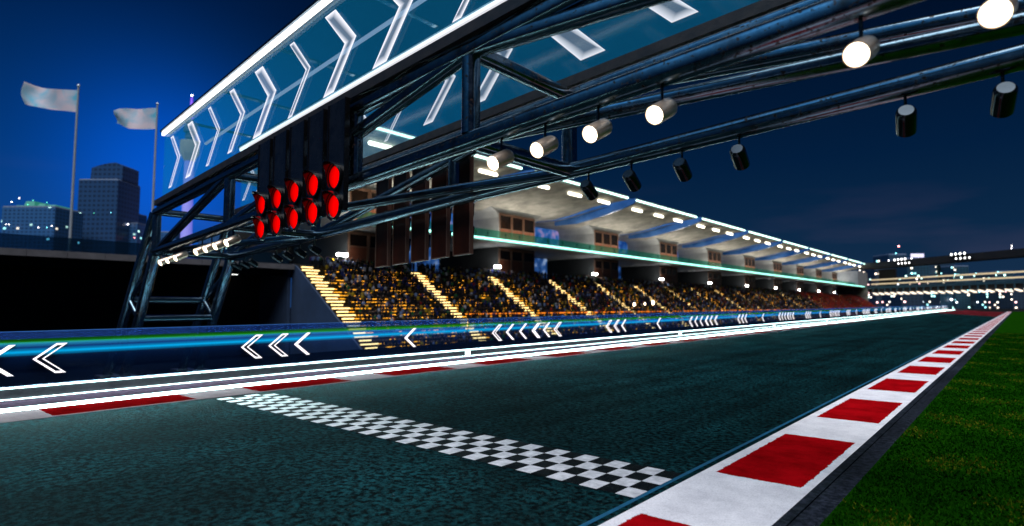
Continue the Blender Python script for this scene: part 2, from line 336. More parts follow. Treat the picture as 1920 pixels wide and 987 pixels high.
# ------------------------------------------------------------------ mesh helpers
class MB:
    def __init__(s): s.v = []; s.f = []; s.uv = {}; s.mi = []; s.cols = []
    def face(s, pts, uvs=None, mi=0):
        i = len(s.v); s.v += [V(p) for p in pts]; s.f.append(tuple(range(i, i+len(pts)))); s.mi.append(mi)
        if uvs: s.uv[len(s.f)-1] = uvs
    def hexa(s, p, mi=0):
        """8 points: bottom ring 0-3, top ring 4-7"""
        i = len(s.v); s.v += [V(q) for q in p]
        for f in ((0, 3, 2, 1), (4, 5, 6, 7), (0, 1, 5, 4), (1, 2, 6, 5), (2, 3, 7, 6), (3, 0, 4, 7)):
            s.f.append(tuple(i+k for k in f)); s.mi.append(mi)
    def box(s, a, b, mi=0):
        x0, y0, z0 = a; x1, y1, z1 = b
        x0, x1 = min(x0, x1), max(x0, x1); y0, y1 = min(y0, y1), max(y0, y1); z0, z1 = min(z0, z1), max(z0, z1)
        s.hexa([(x0, y0, z0), (x1, y0, z0), (x1, y1, z0), (x0, y1, z0), (x0, y0, z1), (x1, y0, z1), (x1, y1, z1), (x0, y1, z1)], mi)
    def obox(s, c, ax, ay, az, mi=0):
        """box from centre and three half-axis vectors"""
        c, ax, ay, az = V(c), V(ax), V(ay), V(az)
        s.hexa([c-ax-ay-az, c+ax-ay-az, c+ax+ay-az, c-ax+ay-az, c-ax-ay+az, c+ax-ay+az, c+ax+ay+az, c-ax+ay+az], mi)
    def bar(s, a, b, r, n=4, up=V((0, 0, 1)), rb=None, cap=True, prof=None):
        """straight bar between a and b; prof = list of (u,w) profile points, else n-gon radius r"""
        a, b = V(a), V(b); d = (b-a).normalized()
        u = d.cross(up); u = (u if u.length > 1e-4 else d.cross(V((1, 0, 0)))).normalized(); w = u.cross(d)
        if prof is None: prof = [(math.cos(2*math.pi*(k+.5)/n), math.sin(2*math.pi*(k+.5)/n)) for k in range(n)]
        n = len(prof); i = len(s.v); rb = r if rb is None else rb
        for q, rr in ((a, r), (b, rb)): s.v += [q+u*(pu*rr)+w*(pw*rr) for pu, pw in prof]
        for k in range(n):
            s.f.append((i+k, i+(k+1) % n, i+n+(k+1) % n, i+n+k)); s.mi.append(0)
        if cap:
            s.f.append(tuple(i+k for k in range(n-1, -1, -1))); s.mi.append(0)
            s.f.append(tuple(i+n+k for k in range(n))); s.mi.append(0)
    def lathe(s, o, d, prof, n=20, mi=0, cap=True):
        """revolve (t, r) profile about axis d from o"""
        o, d = V(o), V(d).normalized(); u = d.cross(V((0, 0, 1))); u = (u if u.length > 1e-4 else V((1, 0, 0))).normalized(); w = u.cross(d)
        i = len(s.v)
        for t, r in prof:
            s.v += [o+d*t+(u*math.cos(2*math.pi*k/n)+w*math.sin(2*math.pi*k/n))*r for k in range(n)]
        for j in range(len(prof)-1):
            for k in range(n):
                s.f.append((i+j*n+k, i+j*n+(k+1) % n, i+(j+1)*n+(k+1) % n, i+(j+1)*n+k)); s.mi.append(mi)
        if cap:
            s.f.append(tuple(i+k for k in range(n-1, -1, -1))); s.mi.append(mi)
            j = len(prof)-1; s.f.append(tuple(i+j*n+k for k in range(n))); s.mi.append(mi)
    def build(s, name, mats, parent=None, origin=None, smooth=False, bevel=0.):
        if not isinstance(mats, (list, tuple)): mats = [mats]
        org = V(origin) if origin is not None else (V(parent['_o']) if parent is not None and '_o' in parent.keys() else V((0, 0, 0)))
        me = bpy.data.meshes.new(name); me.from_pydata([tuple(p-org) for p in s.v], [], s.f)
        for m in mats: me.materials.append(m)
        if len(mats) > 1: me.polygons.foreach_set('material_index', s.mi)
        if s.uv:
            l = me.uv_layers.new(name='UVMap')
            for pi, uvs in s.uv.items():
                for k, li in enumerate(me.polygons[pi].loop_indices): l.data[li].uv = uvs[k]
        if s.cols:
            ca = me.color_attributes.new('Col', 'FLOAT_COLOR', 'CORNER')
            flat = []
            for p in me.polygons:
                c = s.cols[p.index]
                for _ in range(p.loop_total): flat += [c[0], c[1], c[2], 1.]
            ca.data.foreach_set('color', flat)
        bm = bmesh.new(); bm.from_mesh(me)
        if not s.cols and not s.uv: bmesh.ops.recalc_face_normals(bm, faces=bm.faces)
        if bevel:
            bmesh.ops.bevel(bm, geom=[e for e in bm.edges if len(e.link_faces) == 2 and e.calc_face_angle(0) > .6], offset=bevel, segments=2, affect='EDGES', clamp_overlap=True)
        bm.to_mesh(me); bm.free()
        if smooth:
            for p in me.polygons: p.use_smooth = True
            try: me.set_sharp_from_angle(angle=R(40))
            except Exception: pass
        o = bpy.data.objects.new(name, me); col.objects.link(o)
        if parent is not None: o.parent = parent; o['_o'] = tuple(org)
        else: o.location = org; o['_o'] = tuple(org)
        return o
def tag(o, label=None, cat=None, group=None, kind=None):
    if label: o['label'] = label
    if cat: o['category'] = cat
    if group: o['group'] = group
    if kind: o['kind'] = kind
    return o
def empty(name, loc, label, cat, group=None):
    o = bpy.data.objects.new(name, None); col.objects.link(o); o.location = loc; o['_o'] = tuple(loc); o.empty_display_size = .3
    return tag(o, label, cat, group)
def copy_thing(root, loc, label):
    r = root.copy(); col.objects.link(r); r.location = loc; r['label'] = label
    for ch in list(root.children):
        c = ch.copy(); col.objects.link(c); c.parent = r
        for g in ch.children:
            d = g.copy(); col.objects.link(d); d.parent = c
    return r
ORD = 'first second third fourth fifth sixth seventh eighth ninth tenth eleventh twelfth thirteenth fourteenth fifteenth'.split()
# rounded-square profile for the truss tubes
TUBE = []
for k in range(4):
    for da in (-26, -16, -5.5, 5.5, 16, 26):
        a = R(45+90*k+da*.72); cx, cy = math.copysign(.26, math.cos(R(45+90*k))), math.copysign(.26, math.sin(R(45+90*k)))
        TUBE.append((cx+.74*math.cos(R(45+90*k+da*1.7)), cy+.74*math.sin(R(45+90*k+da*1.7))))

# ------------------------------------------------------------------ ground shape
def sm(t): t = max(0., min(1., t)); return t*t*(3-2*t)
def G(x, y):
    yy = max(0., y)
    yy = yy if yy < 250 else max(0., 250*(1-(yy-250)/80))
    s = .0045*yy*max(0., min(1., (-3.4-x)/11.))
    if x < -24: u = sm((-24-x)/36); s = s*(1-u)-6.*u
    return s
def sheet(name, xs, ys, dz, mat, kind='structure'):
    b = MB()
    idx = {}
    for j, y in enumerate(ys):
        for i, x in enumerate(xs):
            idx[i, j] = len(b.v); b.v.append(V((x, y, G(x, y)+dz)))
    for j in range(len(ys)-1):
        for i in range(len(xs)-1):
            b.f.append((idx[i, j], idx[i+1, j], idx[i+1, j+1], idx[i, j+1])); b.mi.append(0)
    o = b.build(name, mat); o['kind'] = kind; return o
def lin(a, b, n): return [a+(b-a)*k/n for k in range(n+1)]
YS = [-12, -6]+lin(0, 260, 52)+[270, 285, 300, 315, 330]
gx = [-4000, -2000, -900, -400, -200, -120]+lin(-96, -24, 18)+lin(-22, -14.4, 4)+lin(-13, -3.4, 6)+[0, 10, 30, 80, 200, 600, 2000, 4000]
sheet('ground', gx, [-1500, -400, -100]+YS+[400, 600, 1000, 2000, 4000], -.06, M['ground'])
sheet('race_track', lin(-14.62, -3.46, 10), YS, 0., M['asphalt'])
sheet('track_edge_strip', [-3.40, -3.30], YS, 0., M['asphalt'])
sheet('track_edge_line', [-3.46, -3.40], YS, .004, M['paint_blue'])
sheet('kerb_right', [-3.30, -2.65, -1.97], YS, .012, M['kerb_right'])
sheet('kerb_apron', [-1.97, -1.86], YS, .022, M['asphalt_strip'])
sheet('kerb_gutter', [-1.86, -1.62], YS, .004, M['asphalt_strip'])
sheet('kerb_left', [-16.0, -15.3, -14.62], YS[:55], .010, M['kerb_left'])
sheet('wall_foot_path', [-17.95, -17., -16.35], YS[:55], .004, M['purple_strip'])
sheet('runoff', lin(-17., -3.46, 6), [y for y in YS if 165 <= y <= 300], .012, M['runoff'])
sheet('lawn', [-1.62, 0, 3, 8, 20, 60], YS, .006, M['turf'])

# checkered finish line
b = MB()
for i in range(43):
    for j in range(4):
        x0 = -3.46-(i+1)*.2553; y0 = 6.23+j*.325
        m = 0 if (i+j) % 2 == 0 else 1
        z = lambda x, y: G(x, y)+.005
        x1, y1 = x0+.2553, y0+.325
        if x0 < -14.5: continue
        b.face([(x0, y0, z(x0, y0)), (x1, y0, z(x1, y0)), (x1, y1, z(x1, y1)), (x0, y1, z(x0, y1))], None, m)
o = b.build('finish_line', [M['paint_white'], M['paint_black']]); o['kind'] = 'structure'

# grass blades near the camera
b = MB()
rg = random.Random(3)
def patchy(x, y): return math.sin(x*2.1+1.3*math.sin(y*.9))*math.sin(y*1.7+.7*x)
for k in range(64000):
    y = 3.5+60*rg.random()**2.2; x = -1.60+rg.random()*(1.5+min(1.2, .04*y))
    h = rg.uniform(.018, .05); w = rg.uniform(.006, .014)*(1+y*.05); a = rg.uniform(0, 6.28); l = rg.uniform(.0, .03); la = rg.uniform(0, 6.28)
    dx, dy = math.cos(a)*w, math.sin(a)*w
    q = patchy(x, y)*.5+.5+rg.uniform(-.35, .35)
    c = (.004, .037, .0008) if q < .62 else (.012, .072, .002) if q < .95 else (.085, .10, .006)
    f = rg.uniform(.6, 1.25)
    b.face([(x-dx, y-dy, .006), (x+dx, y+dy, .006), (x+math.cos(la)*l, y+math.sin(la)*l, h)]); b.cols.append((c[0]*f, c[1]*f, c[2]*f))
o = b.build('grass', M['blade']); tag(o, 'short green turf beside the kerb', 'grass', kind='stuff')

# ------------------------------------------------------------------ lit barrier with glass screen (12 segments)
XW = -17.95
SEG0, SEGL, NSEG = -2.75, 20.9, 12
def gz(y): return G(XW, max(0., y)) if y < 250 else G(XW, 250)
def slab_y(b, x0, x1, y0, y1, z0, z1, mi=0):
    """a run along the track that follows its rise"""
    a, c = gz(y0), gz(y1)
    b.hexa([(x0, y0, a+z0), (x1, y0, a+z0), (x1, y1, c+z0), (x0, y1, c+z0), (x0, y0, a+z1), (x1, y0, a+z1), (x1, y1, c+z1), (x0, y1, c+z1)], mi)
def strip_y(b, x, y0, y1, z0, z1):
    a, c = gz(y0), gz(y1)
    b.face([(x, y0, a+z0), (x, y1, c+z0), (x, y1, c+z1), (x, y0, a+z1)], [(0, 0), (1, 0), (1, 1), (0, 1)])
def fence_chevron(root, y, w, outline):
    """'<' as seen from the track; y = tip"""
    r, zc, hh = .45, .93, .36
    t = .035 if outline else 0
    z = gz(y)
    P = [(y, 0), (y+r, hh), (y+r+w, hh), (y+w, 0), (y+r+w, -hh), (y+r, -hh)]
    b = MB(); x0, x1 = XW+.012, XW+.03
    def prism(poly):
        n = len(poly); i = len(b.v)
        for x in (x0, x1): b.v += [V((x, q[0], z+zc+q[1])) for q in poly]
        for k in range(n): b.f.append((i+k, i+(k+1) % n, i+n+(k+1) % n, i+n+k)); b.mi.append(0)
        b.f.append(tuple(i+k for k in range(n))); b.mi.append(0); b.f.append(tuple(i+n+k for k in range(n-1, -1, -1))); b.mi.append(0)
    def arms(P):
        prism([P[0], P[1], P[2], P[3]]); prism([P[0], P[3], P[4], P[5]])
    if not outline: arms(P)
    else:
        t = .045; cy, cz = y+.5*(r+w), 0
        I = [(y+t*1.4, 0), (y+r+t*.3, hh-t), (y+r+w-t*2.0, hh-t), (y+w-t*.2-.03, 0), (y+r+w-t*2.0, -hh+t), (y+r+t*.3, -hh+t)]
        n = 6
        for k in range(n):
            a, c = P[k], P[(k+1) % n]; d, e = I[(k+1) % n], I[k]
            prism([a, c, d, e])
    b.build('chevron', M['chevron_white'], root)
for k in range(NSEG):
    y0, y1 = SEG0+k*SEGL+.03, SEG0+(k+1)*SEGL-.03
    root = empty('barrier_segment', (XW, y0, gz(y0)), f'low lit barrier segment with glass arrow screen, {ORD[k]} along from the finish line', 'barrier', 'lit barrier segments along the track')
    b = MB(); slab_y(b, XW-.25, XW, y0, y1, -.05, .30); b.build('wall_block', M['wall_face'], root)
    for (za, zb) in ((.262, .298), (.006, .026)):
        b = MB(); slab_y(b, XW+.003, XW+.03, y0, y1, za, zb); b.build('light_strip', M['wall_led'], root)
    for ya, yb in ((y0, y0+.10), (y1-.10, y1)):
        b = MB(); slab_y(b, XW+.003, XW+.028, ya, yb, .028, .260); b.build('light_strip', M['wall_led'], root)
    b = MB(); slab_y(b, XW-.012, XW+.006, y0, y1, .31, 1.40); gl = b.build('glass_screen', M['fence_glass'], root)
    b = MB(); slab_y(b, XW-.012, XW+.006, y0, y1, 1.405, 1.575); b.build('top_rail', M['fence_cap'], root)
    b = MB(); slab_y(b, XW-.014, XW+.008, y0, y1, 1.577, 1.592); b.build('rail_edge_glint', M['rail_edge_glint'], root)
    b = MB(); strip_y(b, XW-.03, y0, y1, 1.20, 1.43); b.build('green_light_strip', M['green_strip'], gl)
    b = MB(); strip_y(b, XW-.03, y0, y1, .99, 1.20); b.build('cyan_light_strip', M['cyan_strip'], gl)
    # added unseen area lamp standing in for tube light on the track edge
    ld = bpy.data.lights.new('track_fill_light', 'AREA'); ld.shape = 'RECTANGLE'; ld.size = .06; ld.size_y = SEGL-.2; ld.energy = 6500; ld.color = (.62, 1., .95)
    lo = bpy.data.objects.new('track_fill_light', ld); col.objects.link(lo); lo.parent = root; lo.location = (.07, SEGL/2, 1.36); lo.rotation_euler = (0, 0, 0)
    for j, d in enumerate((1.5, 2.45, 3.4, 4.35, 5.25, 6.15, 11.14, 12.0, 12.87, 17.42)):
        fence_chevron(gl, y0+d, .12 if j in (1, 2, 4, 8, 9) else .22, j in (0, 5, 6, 7))
b = MB()
for y0, y1 in zip(YS[:54], YS[1:55]):
    if y1 > 251: break
    slab_y(b, -16.20, -16.03, y0, y1, .0, .06)
o = b.build('kerb_light_strip', M['kerb_led'], None, (-16.2, 0, 0)); tag(o, 'long glowing white light strip lying behind the left kerb', 'light strip')

# ------------------------------------------------------------------ start gantry
A0 = V((-20.35, 6.78, 3.9)); DG = V((14.85, -1.18, .52)); WB = V((0, 2.32, 0)); HT = V((0, 0, 1.25))
T1 = 1.62
def FB(t, dz=0., dy=0.): return A0+DG*t+V((0, dy, dz))
gd = DG.normalized()
gantry = empty('start_gantry', (-21.7, 7.6, 0), 'dark steel truss gantry spanning the track over the finish line', 'gantry')
tr = .118
def tube(name, a, b_, r=tr, rb=None):
    b = MB(); b.bar(a, b_, r, prof=TUBE, rb=rb); return b.build(name, M['steel'], gantry, smooth=True)
for off in (V((0, 0, 0)), HT, WB, WB+HT): tube('truss_chord', FB(-.008)+off, FB(T1)+off, tr*1.02)
ND = [0, .41, 1.0, T1]
for i, t in enumerate(ND):
    for off in (V((0, 0, 0)), WB):
        tube('truss_post', FB(t)+off+V((0, 0, .1)), FB(t)+off+HT-V((0, 0, .1)), tr*.97)
    for off in (V((0, 0, 0)), HT):
        tube('cross_member', FB(t)+off+V((0, .1, 0)), FB(t)+off+WB-V((0, .1, 0)), tr*.93)
tube('truss_post', FB(.80, .1), FB(.80, 1.15), tr*.9)
tube('truss_post', FB(.80, .1)+WB, FB(.80, 1.15)+WB, tr*.9)
for i in range(3):
    a, c = ND[i], ND[i+1]
    for off in (V((0, 0, 0)), WB):
        if i == 2: tube('truss_brace', FB(a)+off+HT, FB(c)+off, tr*.9)
        else: tube('truss_brace', FB(a)+off, FB(c)+off+HT, tr*.9)
    tube('truss_brace', FB(c if i == 1 else a)+WB*(0 if i != 1 else 1), FB(a if i == 1 else c)+WB*(1 if i != 1 else 0), tr*.75)
# legs: two tubes in front and two behind, spread towards the ground
LF = [(0, V((-21.55, 6.45, -.02)), V((-22.15, 6.15, -.02))), (1, V((-21.75, 8.75, -.02)), V((-22.35, 8.45, -.02)))]
ring = []
for k, inner, outer in LF:
    off = WB*k
    ti = FB(.0)+off+V((-.02, 0, -.1)); to = FB(-.012)+off+HT
    tube('leg', ti, inner, tr*1.25, tr*1.15); tube('leg', to+V((-.1, 0, 0)), outer, tr*1.05, tr*1.05)
    ri = ti.lerp(inner, .52); ro = (to+V((-.1, 0, 0))).lerp(outer, .53); ring.append((ri, ro))
    tube('leg_tie', ri, ro, tr*.8)
    tube('leg_brace', ti.lerp(inner, .12), ro, tr*.6)
    b = MB(); b.box((inner.x-.3, inner.y-.3, -.03), (inner.x+.3, inner.y+.3, .03)); b.box((outer.x-.28, outer.y-.28, -.03), (outer.x+.28, outer.y+.28, .028)); b.build('base_plate', M['black_beam'], gantry)
tube('cross_member', ring[0][0], ring[1][0], tr*.95); tube('cross_member', ring[0][1], ring[1][1], tr*.95)
# black beams, glass arrow panels and light strips, front and rear
def pl(t, z, dy): return FB(t, z, dy)
def panel_box(name, t0, t1, z0, z1, y0, y1, mat, parent=gantry, bevel=0.):
    b = MB()
    b.hexa([pl(t0, z0, y0), pl(t1, z0, y0), pl(t1, z0, y1), pl(t0, z0, y1), pl(t0, z1, y0), pl(t1, z1, y0), pl(t1, z1, y1), pl(t0, z1, y1)])
    return b.build(name, mat, parent, bevel=bevel)
def arrow(parent, tip, w, z0, z1, dy, right=True, mat=None, r=.75):
    L = DG.length; s = 1 if right else -1
    def P(u, z): return FB(tip+s*u/L, z, dy)
    zm = (z0+z1)/2
    outl = [(-w-r, z1), (-r, z1), (0, zm), (-r, z0), (-w-r, z0), (-w, zm)]
    iw = min(w*.42, .16)
    inn = [(-w-r+iw*1.25, z1-iw*.8), (-r-iw*.5, z1-iw*.8), (-iw, zm), (-r-iw*.5, z0+iw*.8), (-w-r+iw*1.25, z0+iw*.8), (-w+iw, zm)]
    b = MB()
    for k in range(6):
        k2 = (k+1) % 6
        b.face([P(*outl[k]), P(*outl[k2]), P(*inn[k2]), P(*inn[k])], [(0, 0), (1, 0), (1, 1), (0, 1)])
    b.face([P(*inn[k]) for k in (0, 1, 2, 5)], [(0, 1)]*4); b.face([P(*inn[k]) for k in (5, 2, 3, 4)], [(0, 1)]*4)
    return b.build('chevron', mat or M['arrow_glow'], parent)
for rear in (0, 1):
    y = 2.40*rear-.02
    panel_box('black_beam', .012, T1, 1.40, 1.56, y-.13, y+.13, M['black_beam'])
    gp = panel_box('glass_panel', .040, T1, 1.565, 3.52, y-.02, y+.02, M['screen_glass'])
    panel_box('top_rail', .036, T1, 3.62, 3.68, y-.14, y+.16, M['steel'])
    panel_box('light_strip', .038, T1, 3.52, 3.617, y-.10, y-.03, M['panel_led'])
    if not rear:
        panel_box('light_strip', .50, T1, 1.565, 1.63, y-.09, y-.03, M['soft_led'])
        ws = (.26, .42, .20, .28, .44, .20, .40, .42, .2, .42, .24, .2, .4)
        tips = [.154, .269, .366, .473, .586, .689, .802, .916, 1.04, 1.15, 1.26, 1.37, 1.48]
        for t, w in zip(tips, ws): arrow(gp, t, w, 1.76, 3.30, y-.035)
    else:
        for t, w in zip((.116, .2, .3, .4, .49, .575, .685, .80, .91), (.2, .4, .14, .24, .42, .36, .14, .34, .44)): arrow(gp, t, w, 1.80, 3.30, y-.035, True, M['arrow_glow_dim'])
        for t, w in zip((.965, 1.077, 1.19, 1.30, 1.41), (.5, .42, .4, .2, .4)): arrow(gp, t, w, 1.80, 3.30, y-.035, False, M['arrow_glow_dim'])

panel_box('light_rail', .034, T1, 3.52, 3.58, 1.16, 1.22, M['rail_soft'])
for t in (.12, .33, .55, .77, .99, 1.2, 1.4):
    panel_box('top_tie', t-.004, t+.004, 3.685, 3.73, -.1, 2.5, M['steel'])
    panel_box('rail_hanger', t-.0015, t+.0015, 3.585, 3.684, 1.175, 1.205, M['steel'])
for dz, ph in ((.10, 0.), (.13, 1.7)):
    b = MB(); pr = [FB(.02+(T1-.02)*k/60., 1.25+dz+.035*math.sin(k*1.3+ph)-.02*math.sin(k*.4), -.10-.03*math.sin(k*.9+ph)) for k in range(61)]
    for a_, c_ in zip(pr, pr[1:]): b.bar(a_, c_, .012, 6, cap=False)
    b.build('cable', M['visor'], gantry)
# start lights: five boards in front, five behind
def start_light(t, rear, label):
    s = 1 if rear else -1                       # facing away from / towards the camera side
    dy0 = 2.62 if rear else -.26
    base = FB(t, -.5, dy0)
    nrm = V((gd.y, -gd.x, 0)).normalized()*(1 if not rear else -1)
    if nrm.y*s < 0: nrm = -nrm
    u = V((gd.x, gd.y, gd.z)).normalized(); k = V((0, 0, 1))
    root = empty('start_light', base, label, 'start light', 'start lights on the rear of the gantry' if rear else 'red start lights on the front of the gantry')
    zb, zt = (-1.05, 1.20) if rear else (-.52, 1.36)
    zb -= 0; base0 = FB(t, 0, dy0); w = .245 if rear else .27
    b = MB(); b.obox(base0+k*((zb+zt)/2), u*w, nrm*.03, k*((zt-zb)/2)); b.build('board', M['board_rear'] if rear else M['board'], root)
    b = MB()
    for q in (-1, 1): b.obox(base0+k*((zb+zt)/2)+u*(q*(w+.012)), u*.012, nrm*.045, k*((zt-zb)/2))
    b.obox(base0+k*(zb-.012), u*(w+.024), nrm*.045, k*.012)
    b.build('edge_trim', M['board_edge'] if rear else M['visor'], root)
    zl = (-.70, -.22, ) if rear else (LZ[0], LZ[1])
    for z in zl:
        c = base0+k*z+nrm*.03; r = .215
        b = MB(); b.lathe(c, nrm, [(0, r+.035), (.05, r+.035), (.05, r), (.02, r)], 28, cap=False); hs = b.build('lamp_housing', M['visor'], root, smooth=True)
        b = MB(); b.lathe(c, nrm, [(.008, r*.9), (.03, r*.8), (.05, r*.55), (.06, r*.27), (.063, .001)], 28, cap=False); b.build('lens', M['red_lamp'], hs, smooth=True)
        # hooded visor: a tube cut away below, longest at the crown
        b = MB(); n = 26; i0 = 0; R0 = r+.03
        x = nrm.cross(k)
        pts = []
        for j in range(n+1):
            a = R(-20+220*j/n); up_ = math.sin(a)
            ln = .06+.16*max(0, up_)**2.2
            rad = x*math.cos(a)+k*math.sin(a)
            for (tt, rr) in ((.03, R0), (ln, R0*.98), (ln, R0*.98-.014), (.03, R0-.014)): pts.append(c+nrm*tt+rad*rr)
        b.v = pts
        for j in range(n):
            for q in range(4): b.f.append((4*j+q, 4*j+(q+1) % 4, 4*j+4+(q+1) % 4, 4*j+4+q)); b.mi.append(0)
        b.build('visor', M['visor'], hs, smooth=True)
    return root
def z_at(t, dy, ypix):
    lo, hi = -3., 3.
    for _ in range(40):
        m = (lo+hi)/2
        if proj(FB(t, m, dy))[1] > ypix: lo = m
        else: hi = m
    return lo
LZ = (z_at(.785, -.4, 331), z_at(.785, -.4, 386))
names5 = ('leftmost', 'second from the left', 'middle', 'second from the right', 'rightmost')
for i in range(5):
    start_light(.590+.0498*i, False, f'black board with two glowing red lamps, {names5[i]} of five on gantry front')
for i in range(5):
    start_light(.600+.0492*i, True, f'dark start light board seen from behind, {names5[i]} of five in the row')

# spotlights
def spotlight(top, aim, lit, label):
    group = 'lit spotlights under the front beam' if lit else 'black spotlights under the rear beam'
    root = empty('spotlight', top, label, 'spotlight', group)
    ln, r = .33, .099
    c = top+V((0, 0, -.26)); aim = aim.normalized()
    b = MB(); b.bar(top+V((0, 0, .03)), c+V((0, 0, .06)), .016, 8); b.lathe(top+V((0, 0, .012)), (0, 0, -1), [(0, .045), (.02, .045)], 12); b.build('stem', M['can_black'], root)
    o = c-aim*ln*.5
    b = MB(); b.lathe(o, aim, [(0, r*.72), (.012, r*.86), (.035, r*.97), (.06, r), (ln-.02, r), (ln, r*.985), (ln, r*.93), (ln-.012, r*.93)], 32); bd = b.build('can', M['can_lit'] if lit else M['can_black'], root, smooth=True)
    b = MB(); b.lathe(o, aim, [(ln-.012, r*.925), (ln+.012, r*.88), (ln+.03, r*.7), (ln+.043, r*.42), (ln+.048, .001)], 28, cap=False)
    b.build('lens', M['spot_lamp'] if lit else M['visor'], bd, smooth=True)
    return root
aim_f = V((-.10, -math.cos(R(28)), -math.sin(R(28)))); aim_r = V((-.12, math.cos(R(27)), -math.sin(R(27))))
ft = [.076, .124, .174, .289, .336, .382, .432, 1.04, 1.09, 1.142, 1.195, 1.314, 1.37]
for i, t in enumerate(ft):
    w = f'{ORD[i]} from left of seven beside the gantry leg' if i < 7 else f'{ORD[i-7]} from left of six over the track'
    spotlight(FB(t, -tr*.98), aim_f, True, f'lit spotlight on front beam, {w}')
rt = [.034, .08, .124, .244, .294, .349, .406, 1.026, 1.08, 1.136, 1.191, 1.315, 1.37]
for i, t in enumerate(rt):
    w = f'{ORD[i]} from left of seven below the red lights' if i < 7 else f'{ORD[i-7]} from left of six over the track'
    spotlight(FB(t, -tr*.98)+WB, aim_r, False, f'black spotlight on rear beam, {w}')

# ------------------------------------------------------------------ grandstand
YA, PITCH, NBAY = 65.0, 41.2, 11                        # block centres at YA + k*PITCH (first one 68.8)
YE = 505.
NROW = 27; RUN, RISE = 20./NROW, 14./NROW
def row_x(i): return -70-i*RUN
def row_z(i): return -4.8+i*RISE
stand = empty('grandstand', (-70, 51, -6), 'long concrete grandstand with overhanging lit roof and yellow lit seating', 'grandstand')
Y0S = 50.9
b = MB()
for i in range(NROW):
    b.box((row_x(i)-RUN, Y0S, -6), (row_x(i), YE, row_z(i)))
b.build('seating_tier', M['tier'], stand)
b = MB(); b.v = []
prof = [(-69.9, -6.05), (-69.9, -4.7)]+[(row_x(i)-.0, row_z(i)+.02) for i in range(NROW)]+[(-90.6, 9.2), (-90.6, -6.05)]
n = len(prof)
for y in (Y0S-.35, Y0S-.02): b.v += [V((x, y, z)) for x, z in prof]
b.f.append(tuple(range(n))); b.f.append(tuple(range(2*n-1, n-1, -1))); b.mi += [0, 0]
for k in range(n): b.f.append((k, (k+1) % n, n+(k+1) % n, n+k)); b.mi.append(0)
b.build('end_wall', M['end_wall'], stand)
STAIRS = [51.0, 74.2, 95.8, 117.4]+[138.6+21.2*k for k in range(17)]
SW = 2.5
for s in STAIRS:
    b = MB(); c = MB()
    for i in range(NROW):
        b.box((row_x(i)+.001-RUN*.5, s, row_z(i)), (row_x(i)+.14, s+SW, row_z(i)+.06))
        c.box((row_x(i)+.145, s+(.05 if i % 2 else .35), row_z(i)-.12), (row_x(i)+.20, s+SW+(.7 if i % 2 else -.05), row_z(i)+.05))
    st = b.build('staircase', M['tier'], stand); e = c.build('step_light', M['step_led'], st)
# seat rows: a run of seats per row between two stairs
b = MB(); c = MB(); d = MB()
rs = random.Random(5)
lims = [(a+SW+.25, e_-.25) for a, e_ in zip(STAIRS, STAIRS[1:]+[YE])]
for (ya, yb) in lims:
    for i in range(NROW):
        x, z = row_x(i)-RUN+.10, row_z(i)
        if ya < 200:
            y = ya
            while y < yb-.5:
                b.box((x-.05, y, z+.02), (x+.03, y+.46, z+.42)); b.box((x+.03, y, z+.34), (x+.34, y+.46, z+.40)); y += .55
        else: b.box((x-.05, ya, z+.02), (x+.3, yb, z+.4))
        # light strip on the riser
        y = ya
        while y < yb-.3:
            l = rs.uniform(.5, 2.0) if ya < 200 else rs.uniform(2, 5)
            if rs.random() < .64: c.box((row_x(i)+.005, y, z-.17), (row_x(i)+.04, min(y+l, yb), z-.02))
            y += l+rs.uniform(.15, .7)
    if ya > 70:
        d.box((row_x(9)+.05, ya, row_z(9)+.85), (row_x(9)+.15, yb, row_z(9)+1.05))
    for z in (.4, .85):
        pass
o = b.build('seat', M['seat_yellow'], stand); o['kind'] = 'stuff'
o = c.build('row_light', M['row_led'], stand); o['kind'] = 'stuff'
d.build('rail_light', M['rail_led'], stand)
# concourse floor and back wall
b = MB(); b.box((-112, Y0S-.3, 8.0), (-90.05, YE, 9.19)); b.build('concourse_floor', M['concrete_dark'], stand)
b = MB(); b.box((-112, Y0S-.3, 9.2), (-111.4, YE, 16.3)); b.build('back_wall', M['concrete_dark'], stand)
# balcony slab with glowing edge and glass rail
b = MB(); b.hexa([(-111, Y0S+9, 16.0), (-86.3, Y0S+9, 16.35), (-86.3, YE, 16.35), (-111, YE, 16.0), (-111, Y0S+9, 17.0), (-86.3, Y0S+9, 17.0), (-86.3, YE, 17.0), (-111, YE, 17.0)])
bal = b.build('balcony', M['concrete_plain'], stand)
b = MB(); b.box((-86.28, Y0S+9, 16.62), (-85.95, YE, 17.02)); b.build('edge_light', M['green_edge'], bal)
b = MB(); b.box((-86.3, Y0S+9, 17.05), (-86.24, YE, 18.8)); b.build('glass_rail', M['rail_glass'], bal)
